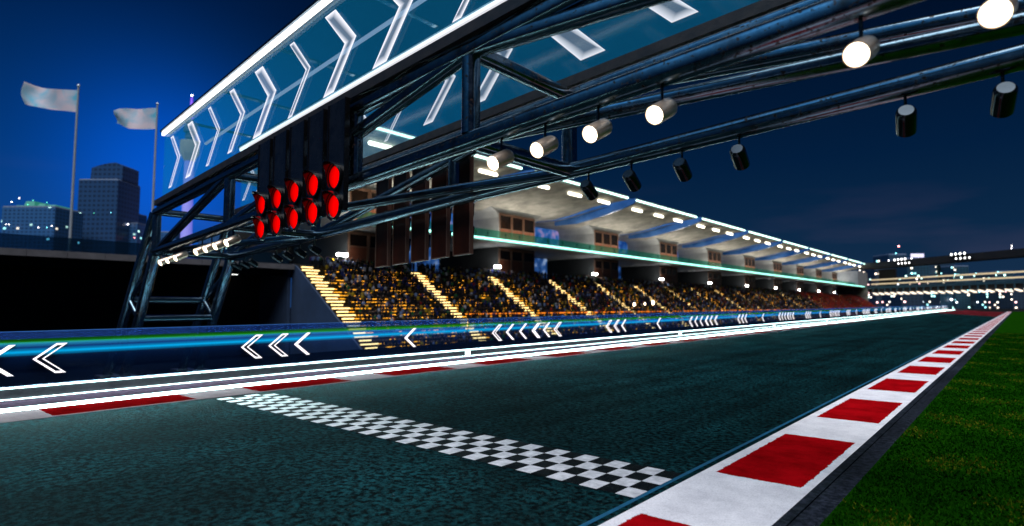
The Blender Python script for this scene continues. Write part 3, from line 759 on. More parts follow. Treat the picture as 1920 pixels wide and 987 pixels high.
# blocks with window boxes, roof bays
for k in range(NBAY):
    yc = 68.8+k*PITCH
    if yc > 470: break
    b = MB()
    ya, yb = yc-6.9, yc+6.9
    # upper block, flaring into the roof
    pts = [(ya, 17.0), (ya, 23.2), (ya-1.0, 24.6), (ya-3.5, 25.6), (yb+3.5, 25.6), (yb+1.0, 24.6), (yb, 23.2), (yb, 17.0)]
    n = len(pts)
    for x in (-92.0, -111): b.v += [V((x, q, z)) for q, z in pts]
    for j in range(n): b.f.append((j, (j+1) % n, n+(j+1) % n, n+j)); b.mi.append(0)
    b.f.append(tuple(range(n))); b.f.append(tuple(range(2*n-1, n-1, -1))); b.mi += [0, 0]
    blk = b.build('upper_block', M['concrete_plain'], stand)
    b = MB(); b.box((-111, ya, 9.2), (-92.1, yb, 16.1)); lb = b.build('lower_block', M['concrete_dark'], stand)
    for (z0, z1, par, xf) in ((18.0, 24.2, blk, -92.0), (9.6, 15.9, lb, -92.1)):
        for j in range(3):
            y0 = ya+.25+j*4.45; y1 = y0+4.35
            fr = MB(); x0 = xf+.002; zs = z0+(2.6 if z0 > 15 else 3.7)
            for a_, c_ in (((y0, z0), (y0+.28, z1)), ((y1-.28, z0), (y1, z1)), ((y0+.28, z1-.5), (y1-.28, z1)), ((y0+.28, z0), (y1-.28, z0+.4)), ((y0+.28, zs-.2), (y1-.28, zs))):
                fr.box((x0, a_[0], a_[1]), (x0+.22, c_[0], c_[1]))
            w = fr.build('window', M['wood_frame'], par)
            fr = MB(); fr.box((x0, y0+.28, zs), (x0+.06, y1-.28, z1-.5)); fr.build('pane', M['dark_pane'], w)
            fr = MB(); fr.box((x0, y0+.28, z0+.4), (x0+.09, y1-.28, zs-.2)); fr.build('panel', M['brown_panel'], w)
    # lamp on the side of the lower block, lit lounge behind
    b = MB(); b.box((-90.6, ya-3.0, 11.1), (-90.3, ya-1.0, 11.55)); b.build('wall_lamp', M['lamp_strong'], stand)
    b = MB(); b.box((-90.55, ya-2.9, 9.2), (-90.45, ya-2.8, 11.1)); b.box((-90.55, ya-1.2, 9.2), (-90.45, ya-1.1, 11.1)); b.build('lamp_frame', M['concrete_plain'], stand)
    b = MB(); b.box((-101.4, yb+2, 9.3), (-101, yb+17, 15.6)); b.build('screen', M['blue_screen'], stand)
    b = MB(); b.box((-104.4, yb+.2, 17.05), (-104, yb+27, 24.9)); b.build('lounge_glass', M['lounge'], stand)
    # roof bay: soffit rises towards the track, gap between bays widens towards the edge
    b = MB()
    g0, g1 = 1.0, 2.2
    stn = []
    for (x, zl, th, g) in ((-112, 25.2, 1.3, .3), (-96, 24.9, 1.4, .5), (-90, 25.6, 1.5, .8), (-82, 27.0, 1.2, 1.4), (-74, 28.0, .6, 2.0), (-72, 28.15, .35, 2.1)):
        h = PITCH/2-g
        stn.append([(x, yc-h, zl+.9*(1 if x < -80 else .4)), (x, yc-h*.55, zl), (x, yc+h*.55, zl), (x, yc+h, zl+.9*(1 if x < -80 else .4)), (x, yc+h, zl+th+.9), (x, yc-h, zl+th+.9)])
    m_ = 6
    for s_ in stn: b.v += [V(q) for q in s_]
    for a_ in range(len(stn)-1):
        for q in range(m_):
            i, j = a_*m_+q, a_*m_+(q+1) % m_
            b.f.append((i, j, j+m_, i+m_)); b.mi.append(1 if q in (3, 5) else 0)
    b.f.append(tuple(range(m_))); b.f.append(tuple(range(len(stn)*m_-1, (len(stn)-1)*m_-1, -1))); b.mi += [0, 0]
    rb = b.build('roof_bay', [M['concrete'], M['blue_fascia']], stand)
    h = PITCH/2-2.1
    b = MB(); b.box((-71.99, yc-h, 28.72), (-71.75, yc+h, 29.05)); b.build('edge_light', M['roof_led'], rb)
    for j in range(3):
        yy = yc-h+h*2*(j+.5)/3
        b = MB(); b.lathe((-75.0, yy-2.6, 27.42), (0, 1, 0), [(0, .1), (.25, .32), (4.95, .32), (5.2, .1)], 10); b.build('ceiling_light', M['ceiling_led'], rb, smooth=True)
    b = MB()
    rs_ = [(-72.2, 28.1, .5), (-76, 27.9, 1.5), (-82, 27.2, 2.0), (-90, 25.9, 1.9), (-97, 25.3, 1.2)]
    for sx, (x, z, dp) in enumerate(rs_):
        yv = yc-PITCH/2+2.1-.25+.55*sx*0
        b.v += [V((x, yv-.28, z+.5)), V((x, yv+.22, z+.5)), V((x, yv+.22, z+.5-dp)), V((x, yv-.28, z+.5-dp))]
    for a_ in range(len(rs_)-1):
        for q in range(4):
            i, j = a_*4+q, a_*4+(q+1) % 4
            b.f.append((i, j, j+4, i+4)); b.mi.append(0)
    b.f.append((0, 1, 2, 3)); b.f.append((16, 17, 18, 19)); b.mi += [0, 0]
    b.build('roof_rib', M['blue_fascia'], rb)
    ld = bpy.data.lights.new('soffit_fill_light', 'AREA'); ld.shape = 'RECTANGLE'; ld.size = 3.; ld.size_y = 30.; ld.energy = 4800; ld.color = (1., .93, .8)  # added hidden area lamp, brightens the roof soffit and upper walls
    lo = bpy.data.objects.new('soffit_fill_light', ld); col.objects.link(lo); lo.location = (-87.6, yc, 17.15); lo.rotation_euler = (R(180), R(-14), 0); lo.parent = stand; lo.location = V((-90.2, yc, 17.15))-V(stand['_o'])
b = MB(); b.box((-112, YE+.1, -6), (-84, YE+1.5, 27)); b.build('end_wall', M['concrete'], stand)
b = MB(); b.box((-111, 474, 17.05), (-84.5, YE, 27.2)); b.build('end_block', M['concrete_plain'], stand)
lo2 = lo.copy(); col.objects.link(lo2); lo2.parent = stand; lo2.location = lo.location+V((-4, 22, 0))  # one more added lamp to brighten the end block

# ------------------------------------------------------------------ spectators
def person_mesh(name, pose):
    """one continuous standing body grown over a skeleton"""
    me = bpy.data.meshes.new(name+'_skeleton')
    lf = {'stand': [(.0, .27, 1.15), (.08, .25, .92), (.16, .22, .88)], 'clap': [(.06, .25, 1.15), (.26, .16, 1.18), (.33, .06, 1.24)], 'raise': [(.03, .30, 1.52), (.05, .28, 1.80), (.05, .27, 1.92)]}
    la = lf['raise' if pose == 'raise' else 'clap' if pose == 'clap' else 'stand']; ra = lf['clap' if pose in ('clap', 'raise') else 'stand']
    vs = [(0, 0, .95), (0, 0, 1.18), (0, 0, 1.40), (.01, 0, 1.50), (.02, 0, 1.60), (.02, 0, 1.74)]
    rad = [.135, .135, .15, .06, .095, .085]
    ed = [(0, 1), (1, 2), (2, 3), (3, 4), (4, 5)]
    for s in (1, -1):
        i = len(vs); arm = la if s == 1 else ra
        vs += [(0, .19*s, 1.40)]+[(p[0], p[1]*s, p[2]) for p in arm]; rad += [.065, .05, .042, .04]
        ed += [(2, i), (i, i+1), (i+1, i+2), (i+2, i+3)]
        i = len(vs); vs += [(0, .10*s, .88), (.02, .11*s, .48), (-.01, .11*s, .07), (.12, .12*s, .04)]; rad += [.095, .065, .048, .04]
        ed += [(0, i), (i, i+1), (i+1, i+2), (i+2, i+3)]
    me.from_pydata(vs, ed, [])
    o = bpy.data.objects.new(name+'_skeleton', me); col.objects.link(o)
    md = o.modifiers.new('skin', 'SKIN')
    for k, sv in enumerate(me.skin_vertices[0].data): sv.radius = (rad[k], rad[k]*(1.25 if k in (1, 2) else 1.)); sv.use_root = (k == 0)
    o.modifiers.new('sub', 'SUBSURF').levels = 1
    dg = bpy.context.evaluated_depsgraph_get()
    ev = bpy.data.meshes.new_from_object(o.evaluated_get(dg)); ev.name = name
    bpy.data.objects.remove(o); bpy.data.meshes.remove(me)
    ev.materials.clear()
    for q in ('shirt', 'trousers', 'skin', 'hair'): ev.materials.append(M[q])
    for p in ev.polygons:
        c = p.center; p.use_smooth = True
        if c.z > 1.52: p.material_index = 3 if (c.z > 1.69 or c.x < .0) else 2
        elif c.z < .93 and abs(c.y) < .2: p.material_index = 1
        elif abs(c.y) > .2 and (c.z > 1.6 or c.z < 1.0 or c.x > .26): p.material_index = 2
        else: p.material_index = 0
    return ev
PM = {k: person_mesh('person_'+k, k) for k in ('stand', 'clap', 'raise')}
COLS = [('dark', (.005, .006, .008), .58), ('navy', (.008, .016, .09), .14), ('pale blue', (.10, .15, .28), .07), ('white', (.28, .30, .36), .055), ('yellow', (.24, .16, .008), .06), ('green', (.012, .09, .03), .04), ('red', (.2, .012, .012), .02)]
def pick(rg):
    r = rg.random()
    for nme, c, p in COLS:
        r -= p
        if r <= 0: return nme, c
    return COLS[0][:2]
POSE = {'stand': 'standing', 'clap': 'clapping', 'raise': 'raising one arm'}
rp_ = random.Random(11)
def in_stair(y): return any(s-.2 < y < s+SW+.2 for s in STAIRS)
def put_person(x, y, z, face, where, group, nme, c, pose, s=1.):
    o = bpy.data.objects.new('person', PM[pose]); col.objects.link(o); o.location = (x, y, z); o.rotation_euler = (0, 0, face); o.scale = (s, s, s); o.color = (*c, 1)
    tag(o, f'spectator in {nme} top {POSE[pose]} {where}', 'person', group)
cands = []
for i in range(NROW):
    y = Y0S+SW+.8
    while y < YE-1:
        occ = (.58 if y < 120 else .6 if y < 220 else .66)*(1. if i < 24 else 1.3)
        if y < 58: occ = .30+.04*(y-53)
        if rp_.random() < occ and not in_stair(y): cands.append((row_x(i)-rp_.uniform(.2, .4), y+rp_.uniform(-.12, .12), row_z(i)+.001, i))
        y += .62 if y < 220 else .8
def seen(c):
    px, py = proj(V((c[0], c[1], c[2]+1.)))
    return 560 < px < 1900 and py < 660
cands = [c for c in cands if seen(c)]
cands.sort(key=lambda c: (V(c[:3])-CAM).length)
NB = 44
for c in cands[:298-NB]:
    nme, cc = pick(rp_); s = rp_.uniform(.93, 1.05)
    put_person(c[0], c[1], c[2], rp_.uniform(-.5, .4), 'in yellow seating by the first two staircases', 'spectators in the near grandstand block', nme, cc, rp_.choice(('stand', 'stand', 'stand', 'clap', 'raise')), s)
# the rest of the crowd as one mass
b = MB()
def crowd_body(x, y, z, c, h, far):
    f = .5*h
    def quad(p, cc): b.face(p); b.cols.append(cc)
    w = .25*h; dk = (.008, .009, .012)
    sec = [(0, .13, .10, dk), (.85, .17, .12, c), (1.38, .23, .12, c), (1.50, .07, .07, (.15, .09, .06)), (1.58, .10, .10, (.05, .03, .02)), (1.74, .07, .08, (.01, .008, .007))]
    for (z0, w0, d0, _), (z1, w1, d1, _), cc in zip(sec[:-1], sec[1:], (dk, c, c, (.16, .09, .06), (.02, .014, .012))):
        for (sx, sy, tx, ty) in ((1, -1, 1, 1), (1, 1, -1, 1), (-1, -1, 1, -1)) if not far else ((1, -1, 1, 1), (-1, -1, 1, -1)):
            quad([(x+sx*d0*h, y+sy*w0*h, z+z0*h), (x+tx*d0*h, y+ty*w0*h, z+z0*h), (x+tx*d1*h, y+ty*w1*h, z+z1*h), (x+sx*d1*h, y+sy*w1*h, z+z1*h)], cc)
    if not far and rp_.random() < .45:
        s = rp_.choice((-1, 1)); u = rp_.random() < .4
        p0 = V((x, y+s*.22*h, z+1.36*h)); p1 = V((x+.12, y+s*.34*h, z+(1.75 if u else .95)*h))
        quad([p0+V((0, -.05, 0)), p0+V((0, .05, 0)), p1+V((0, .04, 0)), p1+V((0, -.04, 0))], c)
for c in cands[298-NB:]:
    nme, cc = pick(rp_); f = rp_.uniform(.7, 1.2)
    if c[1] > 340 and rp_.random() < .75: cc = (.3, .02, .015)
    crowd_body(c[0], c[1], c[2], (cc[0]*f, cc[1]*f, cc[2]*f), rp_.uniform(.93, 1.06), c[1] > 190)
# standing crowd along the concourse behind the top row
for k in range(700):
    y = Y0S+4+(YE-Y0S-8)*rp_.random()**1.3; nme, cc = pick(rp_)
    crowd_body(-90.6-rp_.random()*2.5 if True else 0, y, 9.2, cc, rp_.uniform(.93, 1.05), y > 190)
o = b.build('crowd', M['crowd']); tag(o, 'dense crowd of spectators filling the far seating of the grandstand', 'crowd', kind='stuff')
ys = sorted([62+(k/NB)**1.5*300+rp_.uniform(-1.2, 1.2) for k in range(NB)])
for y in ys:
    nme, cc = pick(rp_)
    put_person(-86.75-rp_.random()*.6, y, 17.0, rp_.uniform(-.6, .6), 'behind the glass rail of the upper balcony', 'spectators on the upper balcony', nme, cc, rp_.choice(('stand', 'stand', 'clap')), rp_.uniform(.95, 1.08))
# three bright lamps among the crowd
for (px, py, r, lb) in ((1189, 571, .42, 'smaller round warm lamp glowing in the crowd, leftmost of the three'), (1209, 570, .3, 'smallest round warm lamp glowing in the crowd, between two brighter ones'), (1224, 568, .55, 'brightest round warm lamp glowing in the crowd, rightmost of the three')):
    P = on_x(px, py, -72.6)
    root = empty('crowd_lamp', (P.x, P.y, -4.8), lb, 'lamp', 'warm lamps glowing in the crowd')
    b = MB(); b.bar((P.x, P.y, -4.8), (P.x, P.y, P.z-r*.6), .06, 8); b.lathe((P.x-.25, P.y, P.z), (1, 0, 0), [(0, r*.5), (.1, r*1.02), (.25, r*1.02)], 16); b.build('lamp_post', M['board'], root)
    b = MB(); b.lathe((P.x+.01, P.y, P.z), (1, 0, 0), [(0, r), (r*.3, r*.8), (r*.45, .01)], 16, cap=False); b.build('lens', M['flash'], root)

# ------------------------------------------------------------------ hall under the deck on the left, flagpoles
hall = empty('underpass_hall', (-95, 20, -6), 'black open hall under a concrete deck beside the grandstand', 'building')
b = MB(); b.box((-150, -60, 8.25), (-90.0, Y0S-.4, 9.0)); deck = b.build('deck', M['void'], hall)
b = MB()
y = -60.
while y < Y0S-.5:
    y2 = min(y+4.0, Y0S-.45); b.box((-89.99, y, 8.22), (-89.6, y2-.04, 9.03)); y = y2
b.build('edge_beam', M['cap'], deck)
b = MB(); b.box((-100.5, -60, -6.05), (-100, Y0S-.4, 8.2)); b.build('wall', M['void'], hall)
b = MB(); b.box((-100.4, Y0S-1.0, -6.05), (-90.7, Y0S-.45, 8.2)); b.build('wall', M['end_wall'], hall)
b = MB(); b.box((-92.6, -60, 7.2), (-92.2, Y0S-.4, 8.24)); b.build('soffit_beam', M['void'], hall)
b = MB(); b.box((-90.4, -60, 9.04), (-90.34, Y0S-1, 10.8)); b.build('glass_parapet', M['parapet_glass'], hall)
b = MB(); b.box((-97.2, 43.0, 7.4), (-97.0, 44.6, 7.5)); b.build('wall_lamp', M['lamp_white'], hall)
def flag(xb, yb, xt, yt, wpx, hpx, X, tail_up, label, ph, tp):
    B = on_x(xb, yb, X); T = on_x(xt, yt, X); B.z = 9.0; T.y = B.y = (T.y if tp else B.y)
    root = empty('flagpole', B, label, 'flagpole', 'white flags on tall poles')
    b = MB(); b.bar(B, T, .17, 12, rb=.11); b.lathe(T, (0, 0, 1), [(0, .12), (.12, .2), (.3, .12), (.38, .01)], 12); b.lathe(B, (0, 0, 1), [(0, .4), (.15, .4), (.2, .2)], 12); b.build('pole', M['pole'], root, smooth=True)
    sc_ = (T-CAM).dot(CF)/F
    Wd, Hh = wpx*sc_, hpx*sc_
    dirx = V((-.80, -.60, 0)); dirx = (dirx-0*CF).normalized(); per = V((-dirx.y, dirx.x, 0))
    Wd = Wd/abs(dirx.dot(CR))
    b = MB(); n, m = 36, 16
    for i in range(n+1):
        u = i/n
        for j in range(m+1):
            v = j/m
            wv = math.sin(u*7.0+ph+v*1.3)*.55*u+math.sin(u*13+ph*2-v*2.)*.16*u
            dz = tail_up*Hh*(u**1.8)+.06*Hh*math.sin(u*5+ph)*u
            sh = 1-.06*math.sin(u*3.14)
            if tail_up < .3: sh = 1-.42*sm((u-.55)/.45)*1.0
            zz = -Hh*(.5+(v-.5)*sh) + dz
            b.v.append(T+dirx*(Wd*u*(1-.03*math.cos(v*5+ph)))+per*wv+V((0, 0, -.45+zz)))
    for i in range(n):
        for j in range(m):
            k = i*(m+1)+j; b.f.append((k, k+1, k+m+2, k+m+1)); b.mi.append(0)
    b.build('flag', M['flag'], root, smooth=True)
flag(127, 468, 147, 163, 102, 42, -90.9, .42, 'taller pole with a wide white flag, tail lifted, over the dark hall', .4, True)
flag(285, 400, 295, 197, 84, 40, -90.9, .10, 'white flag with a drooping rounded tail on a pole beside the gantry', 2.2, True)

# ------------------------------------------------------------------ bridge at the far end
def bridge():
    a = at_depth(1628, 500, 372); c = at_depth(1990, 470, 262)
    d = V((c.x-a.x, c.y-a.y, 0)); L = d.length; d.normalize(); n = V((-d.y, d.x, 0))
    if n.y > 0: n = -n                              # towards the camera
    zr = 27.3
    def P(s, z, o=0.): return V((a.x, a.y, 0))+d*s+n*o+V((0, 0, z))
    root = empty('footbridge', P(0, -6), 'dark covered bridge with rows of lamps crossing beyond the grandstand', 'bridge')
    def bx(name, s0, s1, z0, z1, o0, o1, m, par=root):
        b = MB(); b.hexa([P(s0, z0, o0), P(s1, z0, o0), P(s1, z0, o1), P(s0, z0, o1), P(s0, z1, o0), P(s1, z1, o0), P(s1, z1, o1), P(s0, z1, o1)]); return b.build(name, m, par)
    bx('roof', -4, L, zr-1.6, zr+2.0, -8, 2, M['bridge_dark'])
    bx('deck', -2, L, 13.2, 14.8, -8, 0, M['bridge_teal'])
    bx('girder', -2, L, 10.9, 13.1, -8, -.8, M['bridge_dark'])
    for z in (15.6, 18.2): bx('rail_light', 2, L, z, z+.75, .02, .3, M['bridge_led'])
    bx('tower', -1, 12, 10.9, zr-2.1, -9, -8.1, M['bridge_dark'])
    for s in (44, 92): bx('column', s, s+1.4, 14.9, zr-2.1, -6, -4.8, M['bridge_teal'])
    k = 0; s = 3.
    while s < L-1:
        br = bx('bracket', s, s+.5, 10.2, 13.0, .02, .5, M['bridge_teal'])
        b = MB(); b.hexa([P(s+.3, 10.0, -1.5), P(s+2.7, 9.2, -1.5), P(s+2.7, 9.2, .6), P(s+.3, 10.2, .6), P(s+.3, 10.6, -1.5), P(s+2.7, 9.8, -1.5), P(s+2.7, 9.8, .6), P(s+.3, 10.8, .6)]); b.build('under_light', M['bracket_led'], br)
        s += 4.6; k += 1
    for i, s in enumerate((23., 60., 99.)):
        fl = empty('floodlight_bank', P(s, zr+1.2, 2.3), ('long bright lamp cluster nearest the grandstand on the bridge roof', 'middle cluster of round lamps on the bridge roof', 'bright cluster of round lamps on the bridge roof, furthest from the grandstand')[i], 'floodlight', 'floodlight banks on the bridge roof')
        b = MB()
        for z in (1.75, -.55): b.obox(P(s+5+(2.6 if z < 0 else 0), zr+z, 2.25), d*5.2, n*.2, V((0, 0, .16)))
        b.build('mounting_bar', M['bridge_dark'], fl)
        for row, (zo, so) in enumerate(((2.2, 0), (-.2, 2.6))):
            for j in range(4):
                b = MB(); b.lathe(P(s+so+1+j*2.5, zr+zo, 2.5), n, [(0, .3), (.3, .58-.12*row), (.6, .6-.12*row)], 12); lm = b.build('lamp_can', M['bridge_dark'], fl)
                b = MB(); b.lathe(P(s+so+1+j*2.5, zr+zo, 3.11), n, [(0, .56-.12*row), (.1, .45-.12*row), (.15, .01)], 12, cap=False); b.build('lens', M['flood_led'], lm)
bridge()
b = MB(); b.box((-60, 334, -1), (900, 336, 1.1)); o = b.build('boundary_wall', M['blackout'], None, (0, 335, 0)); tag(o, 'low black wall across the far end of the track', 'wall')

# ------------------------------------------------------------------ city
def bldg(x0, x1, ytop, Z, mat, name, label, ybot=580, depth=30., extra=None, group=None, cat='building'):
    a = at_depth(x0, ytop, Z); c = at_depth(x1, ytop, Z); top = (a.z+c.z)/2
    d = V((c.x-a.x, c.y-a.y, 0)); n = V((-d.y, d.x, 0)).normalized()
    if n.dot(CF) < 0: n = -n
    P = lambda u, w, z: V((a.x, a.y, 0))+d*u+n*w+V((0, 0, z))
    root = empty(name, P(.5, depth/2, -6), label, cat, group)
    b = MB(); b.hexa([P(0, 0, -6), P(1, 0, -6), P(1, depth, -6), P(0, depth, -6), P(0, 0, top), P(1, 0, top), P(1, depth, top), P(0, depth, top)]); w = b.build('wall', M[mat], root)
    b = MB(); b.hexa([P(.0, 0, top), P(1, 0, top), P(1, depth, top), P(0, depth, top), P(.02, .5, top+1.2), P(.98, .5, top+1.2), P(.98, depth-.5, top+1.2), P(.02, depth-.5, top+1.2)]); b.build('roof', M['tower_grey'], root)
    px = d.length/(x1-x0)
    if extra: extra(root, P, top, px, d.length)
    return root
def lamp(root, p, r, m, name='beacon'):
    b = MB(); b.lathe(p-V((0, 0, r)), (0, 0, 1), [(0, .02), (r*.5, r*.87), (r, r), (r*1.5, r*.87), (r*2, .02)], 12); b.build(name, M[m], root)
def pixlamp(root, x, y, Z, rp, m, name='lamp'):
    P = at_depth(x, y, Z); lamp(root, P, rp*Z/F, m, name)
ZL = 460.
def ex1(root, P, top, px, w):
    for u0, u1, h in ((.30, .52, 14), (.55, .72, 9), (.72, .92, 7), (.12, .3, 6)):
        b = MB(); z1 = top+h*px; b.hexa([P(u0, 4, top), P(u1, 4, top), P(u1, 26, top), P(u0, 26, top), P(u0+.03, 6, z1), P(u1-.03, 6, z1), P(u1-.03, 24, z1), P(u0+.03, 24, z1)]); b.build('lit_roof_dome', M['green_roof'], root)
    for x, y, r, m in ((22, 379, 2.4, 'beacon_white'), (36, 372, 2.2, 'beacon_white'), (52, 384, 2.6, 'beacon_green'), (62, 376, 2.4, 'beacon_green'), (88, 380, 2.2, 'beacon_green'), (11, 421, 1.9, 'beacon_white'), (17, 421, 1.9, 'beacon_white'), (72, 427, 2.4, 'beacon_white'), (88, 427, 2.0, 'beacon_teal'), (97, 424, 2.0, 'beacon_white')):
        pixlamp(root, x, y, ZL-6, r*.32, m)
bldg(4, 104, 389, ZL, 'city_blue', 'office_block', 'hazy blue office block with green lit rooftop, leftmost in the skyline', extra=ex1)
def ex2(root, P, top, px, w):
    b = MB(); n = 10
    z0 = top+1.2
    pr = [(.18, z0), (.20, top+26*px)]+[(.2+.62*k/n, top+(26+10*math.sin(k/n*1.57))*px) for k in range(1, n+1)]+[(1.0, top+30*px), (1.0, z0)]
    q = len(pr)
    for wv in (5, 27): b.v += [P(u, wv, z) for u, z in pr]
    for k in range(q): b.f.append((k, (k+1) % q, q+(k+1) % q, q+k)); b.mi.append(0)
    b.f.append(tuple(range(q))); b.f.append(tuple(range(2*q-1, q-1, -1))); b.mi += [0, 0]
    b.build('curved_crown', M['city_dark'], root)
    for x, y, m in ((176, 400, 'beacon_green'), (208, 399, 'beacon_teal')): pixlamp(root, x, y, 499, .5, m)
bldg(148, 222, 338, 505, 'city_dark', 'tower_block', 'tall dark tower with a curved stepped top between the flagpoles', extra=ex2)
bldg(229, 238, 398, 540, 'city_dark', 'slim_tower', 'slim dark block close beside the curved tower')
bldg(236, 258, 420, 520, 'city_blue', 'low_tower', 'low pale block with one bright lamp right of the curved tower', extra=lambda r, P, t, px, w: (pixlamp(r, 240, 421, 516, 1.0, 'beacon_white'), pixlamp(r, 252, 446, 516, .7, 'beacon_red')))
bldg(270, 330, 436, 620, 'city_blue', 'low_block', 'faint low block behind the gantry leg', extra=lambda r, P, t, px, w: [pixlamp(r, x, y, 612, .7, 'beacon_white') for x, y in ((300, 452), (322, 446), (312, 463))])
bldg(372, 470, 440, 640, 'city_blue', 'wide_block', 'wide faint block under the gantry between its legs')
# television tower
def tv():
    Z = 570.; s = Z/F
    B = at_depth(355, 300, Z); B.z = -6
    def zz(y): return at_depth(354, y, Z).z
    root = empty('television_tower', B, 'slender purple lit television tower behind the glass panel', 'tower')
    b = MB(); b.lathe(B, (0, 0, 1), [(0, 15*s), (zz(440)+6, 9.5*s), (zz(300)+6, 8*s)], 20); b.build('shaft', M['tower_lit'], root, smooth=True)
    b = MB(); b.lathe(V((B.x, B.y, zz(303))), (0, 0, 1), [(0, 8*s), (12*s, 15*s), (14*s, 16.5*s), (38*s, 16.5*s), (40*s, 9*s)], 20); b.build('pod', M['tower_pod'], root, smooth=True)
    b = MB(); b.lathe(V((B.x, B.y, zz(259))), (0, 0, 1), [(0, 9*s), (10*s, 8*s), (12*s, 12*s), (24*s, 11*s), (28*s, 6*s), (36*s, 5*s)], 16); b.build('upper_pod', M['tower_grey'], root, smooth=True)
    b = MB(); b.lathe(V((B.x, B.y, zz(224))), (0, 0, 1), [(0, 4.*s), (26*s, 3.2*s), (27*s, 2.6*s), (44*s, 2.*s)], 12); b.build('mast', M['tower_purple'], root, smooth=True)
    lamp(root, V((B.x, B.y, zz(176))), 1.6*s, 'beacon_white')
    for x, y in ((338, 462), (343, 455), (352, 448), (362, 452), (370, 466)): pixlamp(root, x, y, Z-18, .8, 'beacon_white')
tv()
# right-hand skyline behind the bridge
ZR = 640.
def sign(root, x0, x1, y0, y1, Z, m='sign_glow'):
    b = MB(); p = [at_depth(x, y, Z) for x, y in ((x0, y1), (x1, y1), (x1, y0), (x0, y0))]; n = (p[1]-p[0]).cross(p[3]-p[0]).normalized()*.4
    b.hexa([p[0]-n, p[1]-n, p[1]+n, p[0]+n, p[3]-n, p[2]-n, p[2]+n, p[3]+n]); b.build('roof_sign', M[m], root)
spec = [
 (1640, 1668, 500, 640, 'city_warm', 'narrow warm lit block just right of the grandstand end'),
 (1666, 1700, 478, 690, 'city_slate', 'tall slate block topped by a red beacon'),
 (1700, 1742, 486, 660, 'city_teal', 'teal block crowned by a glowing pale roof sign'),
 (1738, 1764, 520, 620, 'city_warm', 'squat warm lit block under the middle of the bridge'),
 (1742, 1790, 492, 720, 'city_slate', 'broad slate block behind the bridge lamps'),
 (1762, 1786, 545, 600, 'city_teal', 'low teal block full of lit windows under the bridge'),
 (1788, 1816, 500, 690, 'city_teal', 'teal tower left of the dark gap in the skyline'),
 (1812, 1842, 515, 740, 'city_slate', 'slim slate tower right of the teal tower'),
 (1838, 1880, 535, 680, 'city_slate', 'low broad slate block near the kerb end'),
 (1868, 1900, 510, 640, 'city_teal', 'tall teal block with stacked mast lamps'),
 (1896, 1935, 528, 610, 'city_warm', 'warm lit block at the far right edge'),
 (1690, 1730, 552, 560, 'city_warm', 'low warm lit block behind the far seating'),
]
for i, (x0, x1, yt, Z, m, lb) in enumerate(spec):
    ex = None
    if i == 1: ex = lambda r, P, t, px, w: (pixlamp(r, 1685, 462, 700, 1.3, 'beacon_red'), pixlamp(r, 1680, 475.5, 688, .9, 'beacon_teal'), [pixlamp(r, x, 489, 688, .8, 'beacon_white') for x in (1666, 1673, 1681)])
    if i == 2: ex = lambda r, P, t, px, w: (sign(r, 1708, 1732, 476, 483, 655), [pixlamp(r, x, y, 655, .8, 'beacon_white') for x, y in ((1709, 485), (1722, 485), (1734, 486), (1745, 485))])
    if i == 9: ex = lambda r, P, t, px, w: [pixlamp(r, 1897-.4*k, 461+5*k, 636, .7, 'beacon_white') for k in range(4)]
    if i == 8: ex = lambda r, P, t, px, w: [pixlamp(r, x, y, 676, 1.3, 'beacon_white') for x, y in ((1852, 564), (1857, 572), (1869, 578), (1873, 575))]
    if i == 5: ex = lambda r, P, t, px, w: pixlamp(r, 1784, 562, 597, 1.6, 'beacon_white')
    bldg(x0, x1, yt, Z, m, 'city_block', lb, extra=ex)

# ------------------------------------------------------------------ sky and sun
w = bpy.data.worlds.new('World'); sc.world = w; w.use_nodes = True
nt = w.node_tree; nt.nodes.clear(); L = nt.links.new
out = nt.nodes.new('ShaderNodeOutputWorld'); bg = nt.nodes.new('ShaderNodeBackground'); L(bg.outputs[0], out.inputs[0])
tc = N(nt, 'ShaderNodeTexCoord'); sep = N(nt, 'ShaderNodeSeparateXYZ'); L(tc.outputs['Generated'], sep.inputs[0])
def wm(op, a, b_=0., clamp=False):
    n = N(nt, 'ShaderNodeMath', operation=op, use_clamp=clamp)
    for k, q in ((0, a), (1, b_)):
        if hasattr(q, 'is_linked'): L(q, n.inputs[k])
        else: n.inputs[k].default_value = q
    return n.outputs[0]
def wdot(d):
    n = N(nt, 'ShaderNodeVectorMath', operation='DOT_PRODUCT'); L(tc.outputs['Generated'], n.inputs[0]); n.inputs[1].default_value = d; return n.outputs['Value']
el = ramp(nt, [(0., (.010, .030, .070)), (.10, (.004, .022, .062)), (.22, (.0008, .013, .048)), (.42, (.0002, .004, .018)), (1., (.0004, .004, .016))]); L(sep.outputs[2], el.inputs[0])
gl1 = ray(190, 470).normalized(); gl2 = ray(318, 330).normalized()
f1 = wm('POWER', wm('MAXIMUM', wdot(gl1), 0.), 19.); f2 = wm('POWER', wm('MAXIMUM', wdot(gl2), 0.), 130.)
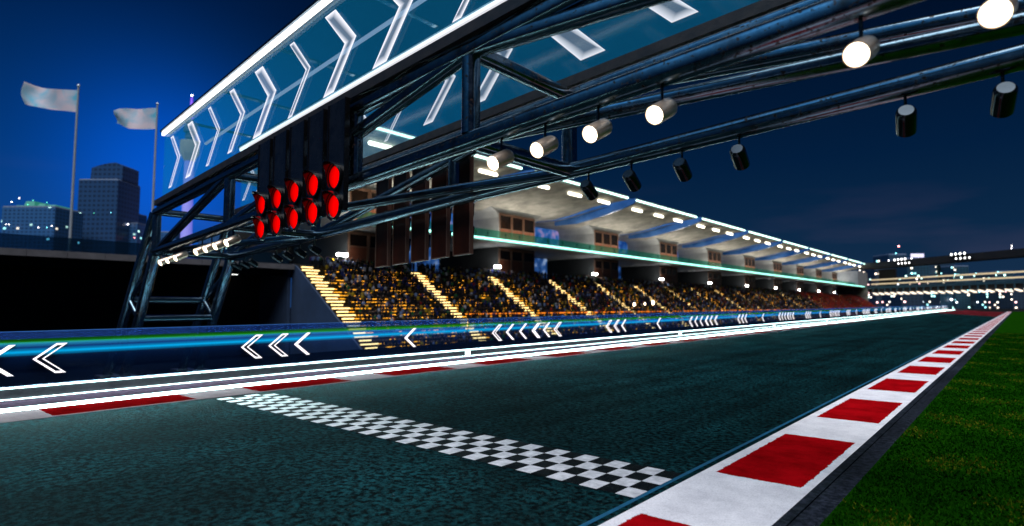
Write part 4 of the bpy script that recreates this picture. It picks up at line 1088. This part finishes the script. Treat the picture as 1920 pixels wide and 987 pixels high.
def addc(a, f, c):
    n = N(nt, 'ShaderNodeMix', data_type='RGBA', blend_type='ADD'); L(f, n.inputs[0]); L(a, n.inputs[6]); n.inputs[7].default_value = c4(c); return n.outputs[2]
cc = addc(el.outputs[0], f1, (.0, .030, .16)); cc = addc(cc, f2, (.0, .055, .42))
# added blue glow behind the camera, there for the truss tubes to reflect
f3 = wm('POWER', wm('MAXIMUM', wdot(V((-.30, -.62, .72)).normalized()), 0.), 20.); cc = addc(cc, f3, (.30, 1.0, 1.9))
# thin cloud low on the right
nz = N(nt, 'ShaderNodeTexNoise', i_Scale=3.2, i_Detail=6.); mp = N(nt, 'ShaderNodeMapping'); mp.inputs['Scale'].default_value = (1, 1, 6); L(tc.outputs['Generated'], mp.inputs[0]); L(mp.outputs[0], nz.inputs[0])
cr = ramp(nt, [(.55, 0.), (.75, .5)]); L(nz.outputs[0], cr.inputs[0])
band = ramp(nt, [(.02, 0.), (.08, 1.), (.14, .6), (.2, 0.)]); L(sep.outputs[2], band.inputs[0])
cc = addc(cc, wm('MULTIPLY', cr.outputs[0], band.outputs[0]), (.035, .02, .03))
L(cc, bg.inputs[0]); bg.inputs[1].default_value = 1.0

sl = bpy.data.lights.new('sun', 'SUN'); sl.energy = 3.7; sl.angle = R(50); sl.color = (.96, .97, 1.)
so = bpy.data.objects.new('sun', sl); col.objects.link(so); so.location = (20, -20, 60)
d = V((-.30, .34, -.95)).normalized(); so.rotation_euler = d.to_track_quat('-Z', 'Y').to_euler()

# ------------------------------------------------------------------ render settings
for o in bpy.data.objects:
    if '_o' in o.keys(): del o['_o']
vs = sc.view_settings; sc.display_settings.display_device = 'sRGB'; vs.view_transform = 'Standard'; vs.look = 'None'; vs.exposure = 0; vs.gamma = 1; vs.use_curve_mapping = False
sc.render.engine = 'CYCLES'; cy = sc.cycles
cy.max_bounces = 6; cy.diffuse_bounces = 2; cy.glossy_bounces = 3; cy.transmission_bounces = 4; cy.transparent_max_bounces = 24
cy.sample_clamp_indirect = 3.; cy.sample_clamp_direct = 0.; cy.use_denoising = True; cy.caustics_reflective = False; cy.caustics_refractive = False
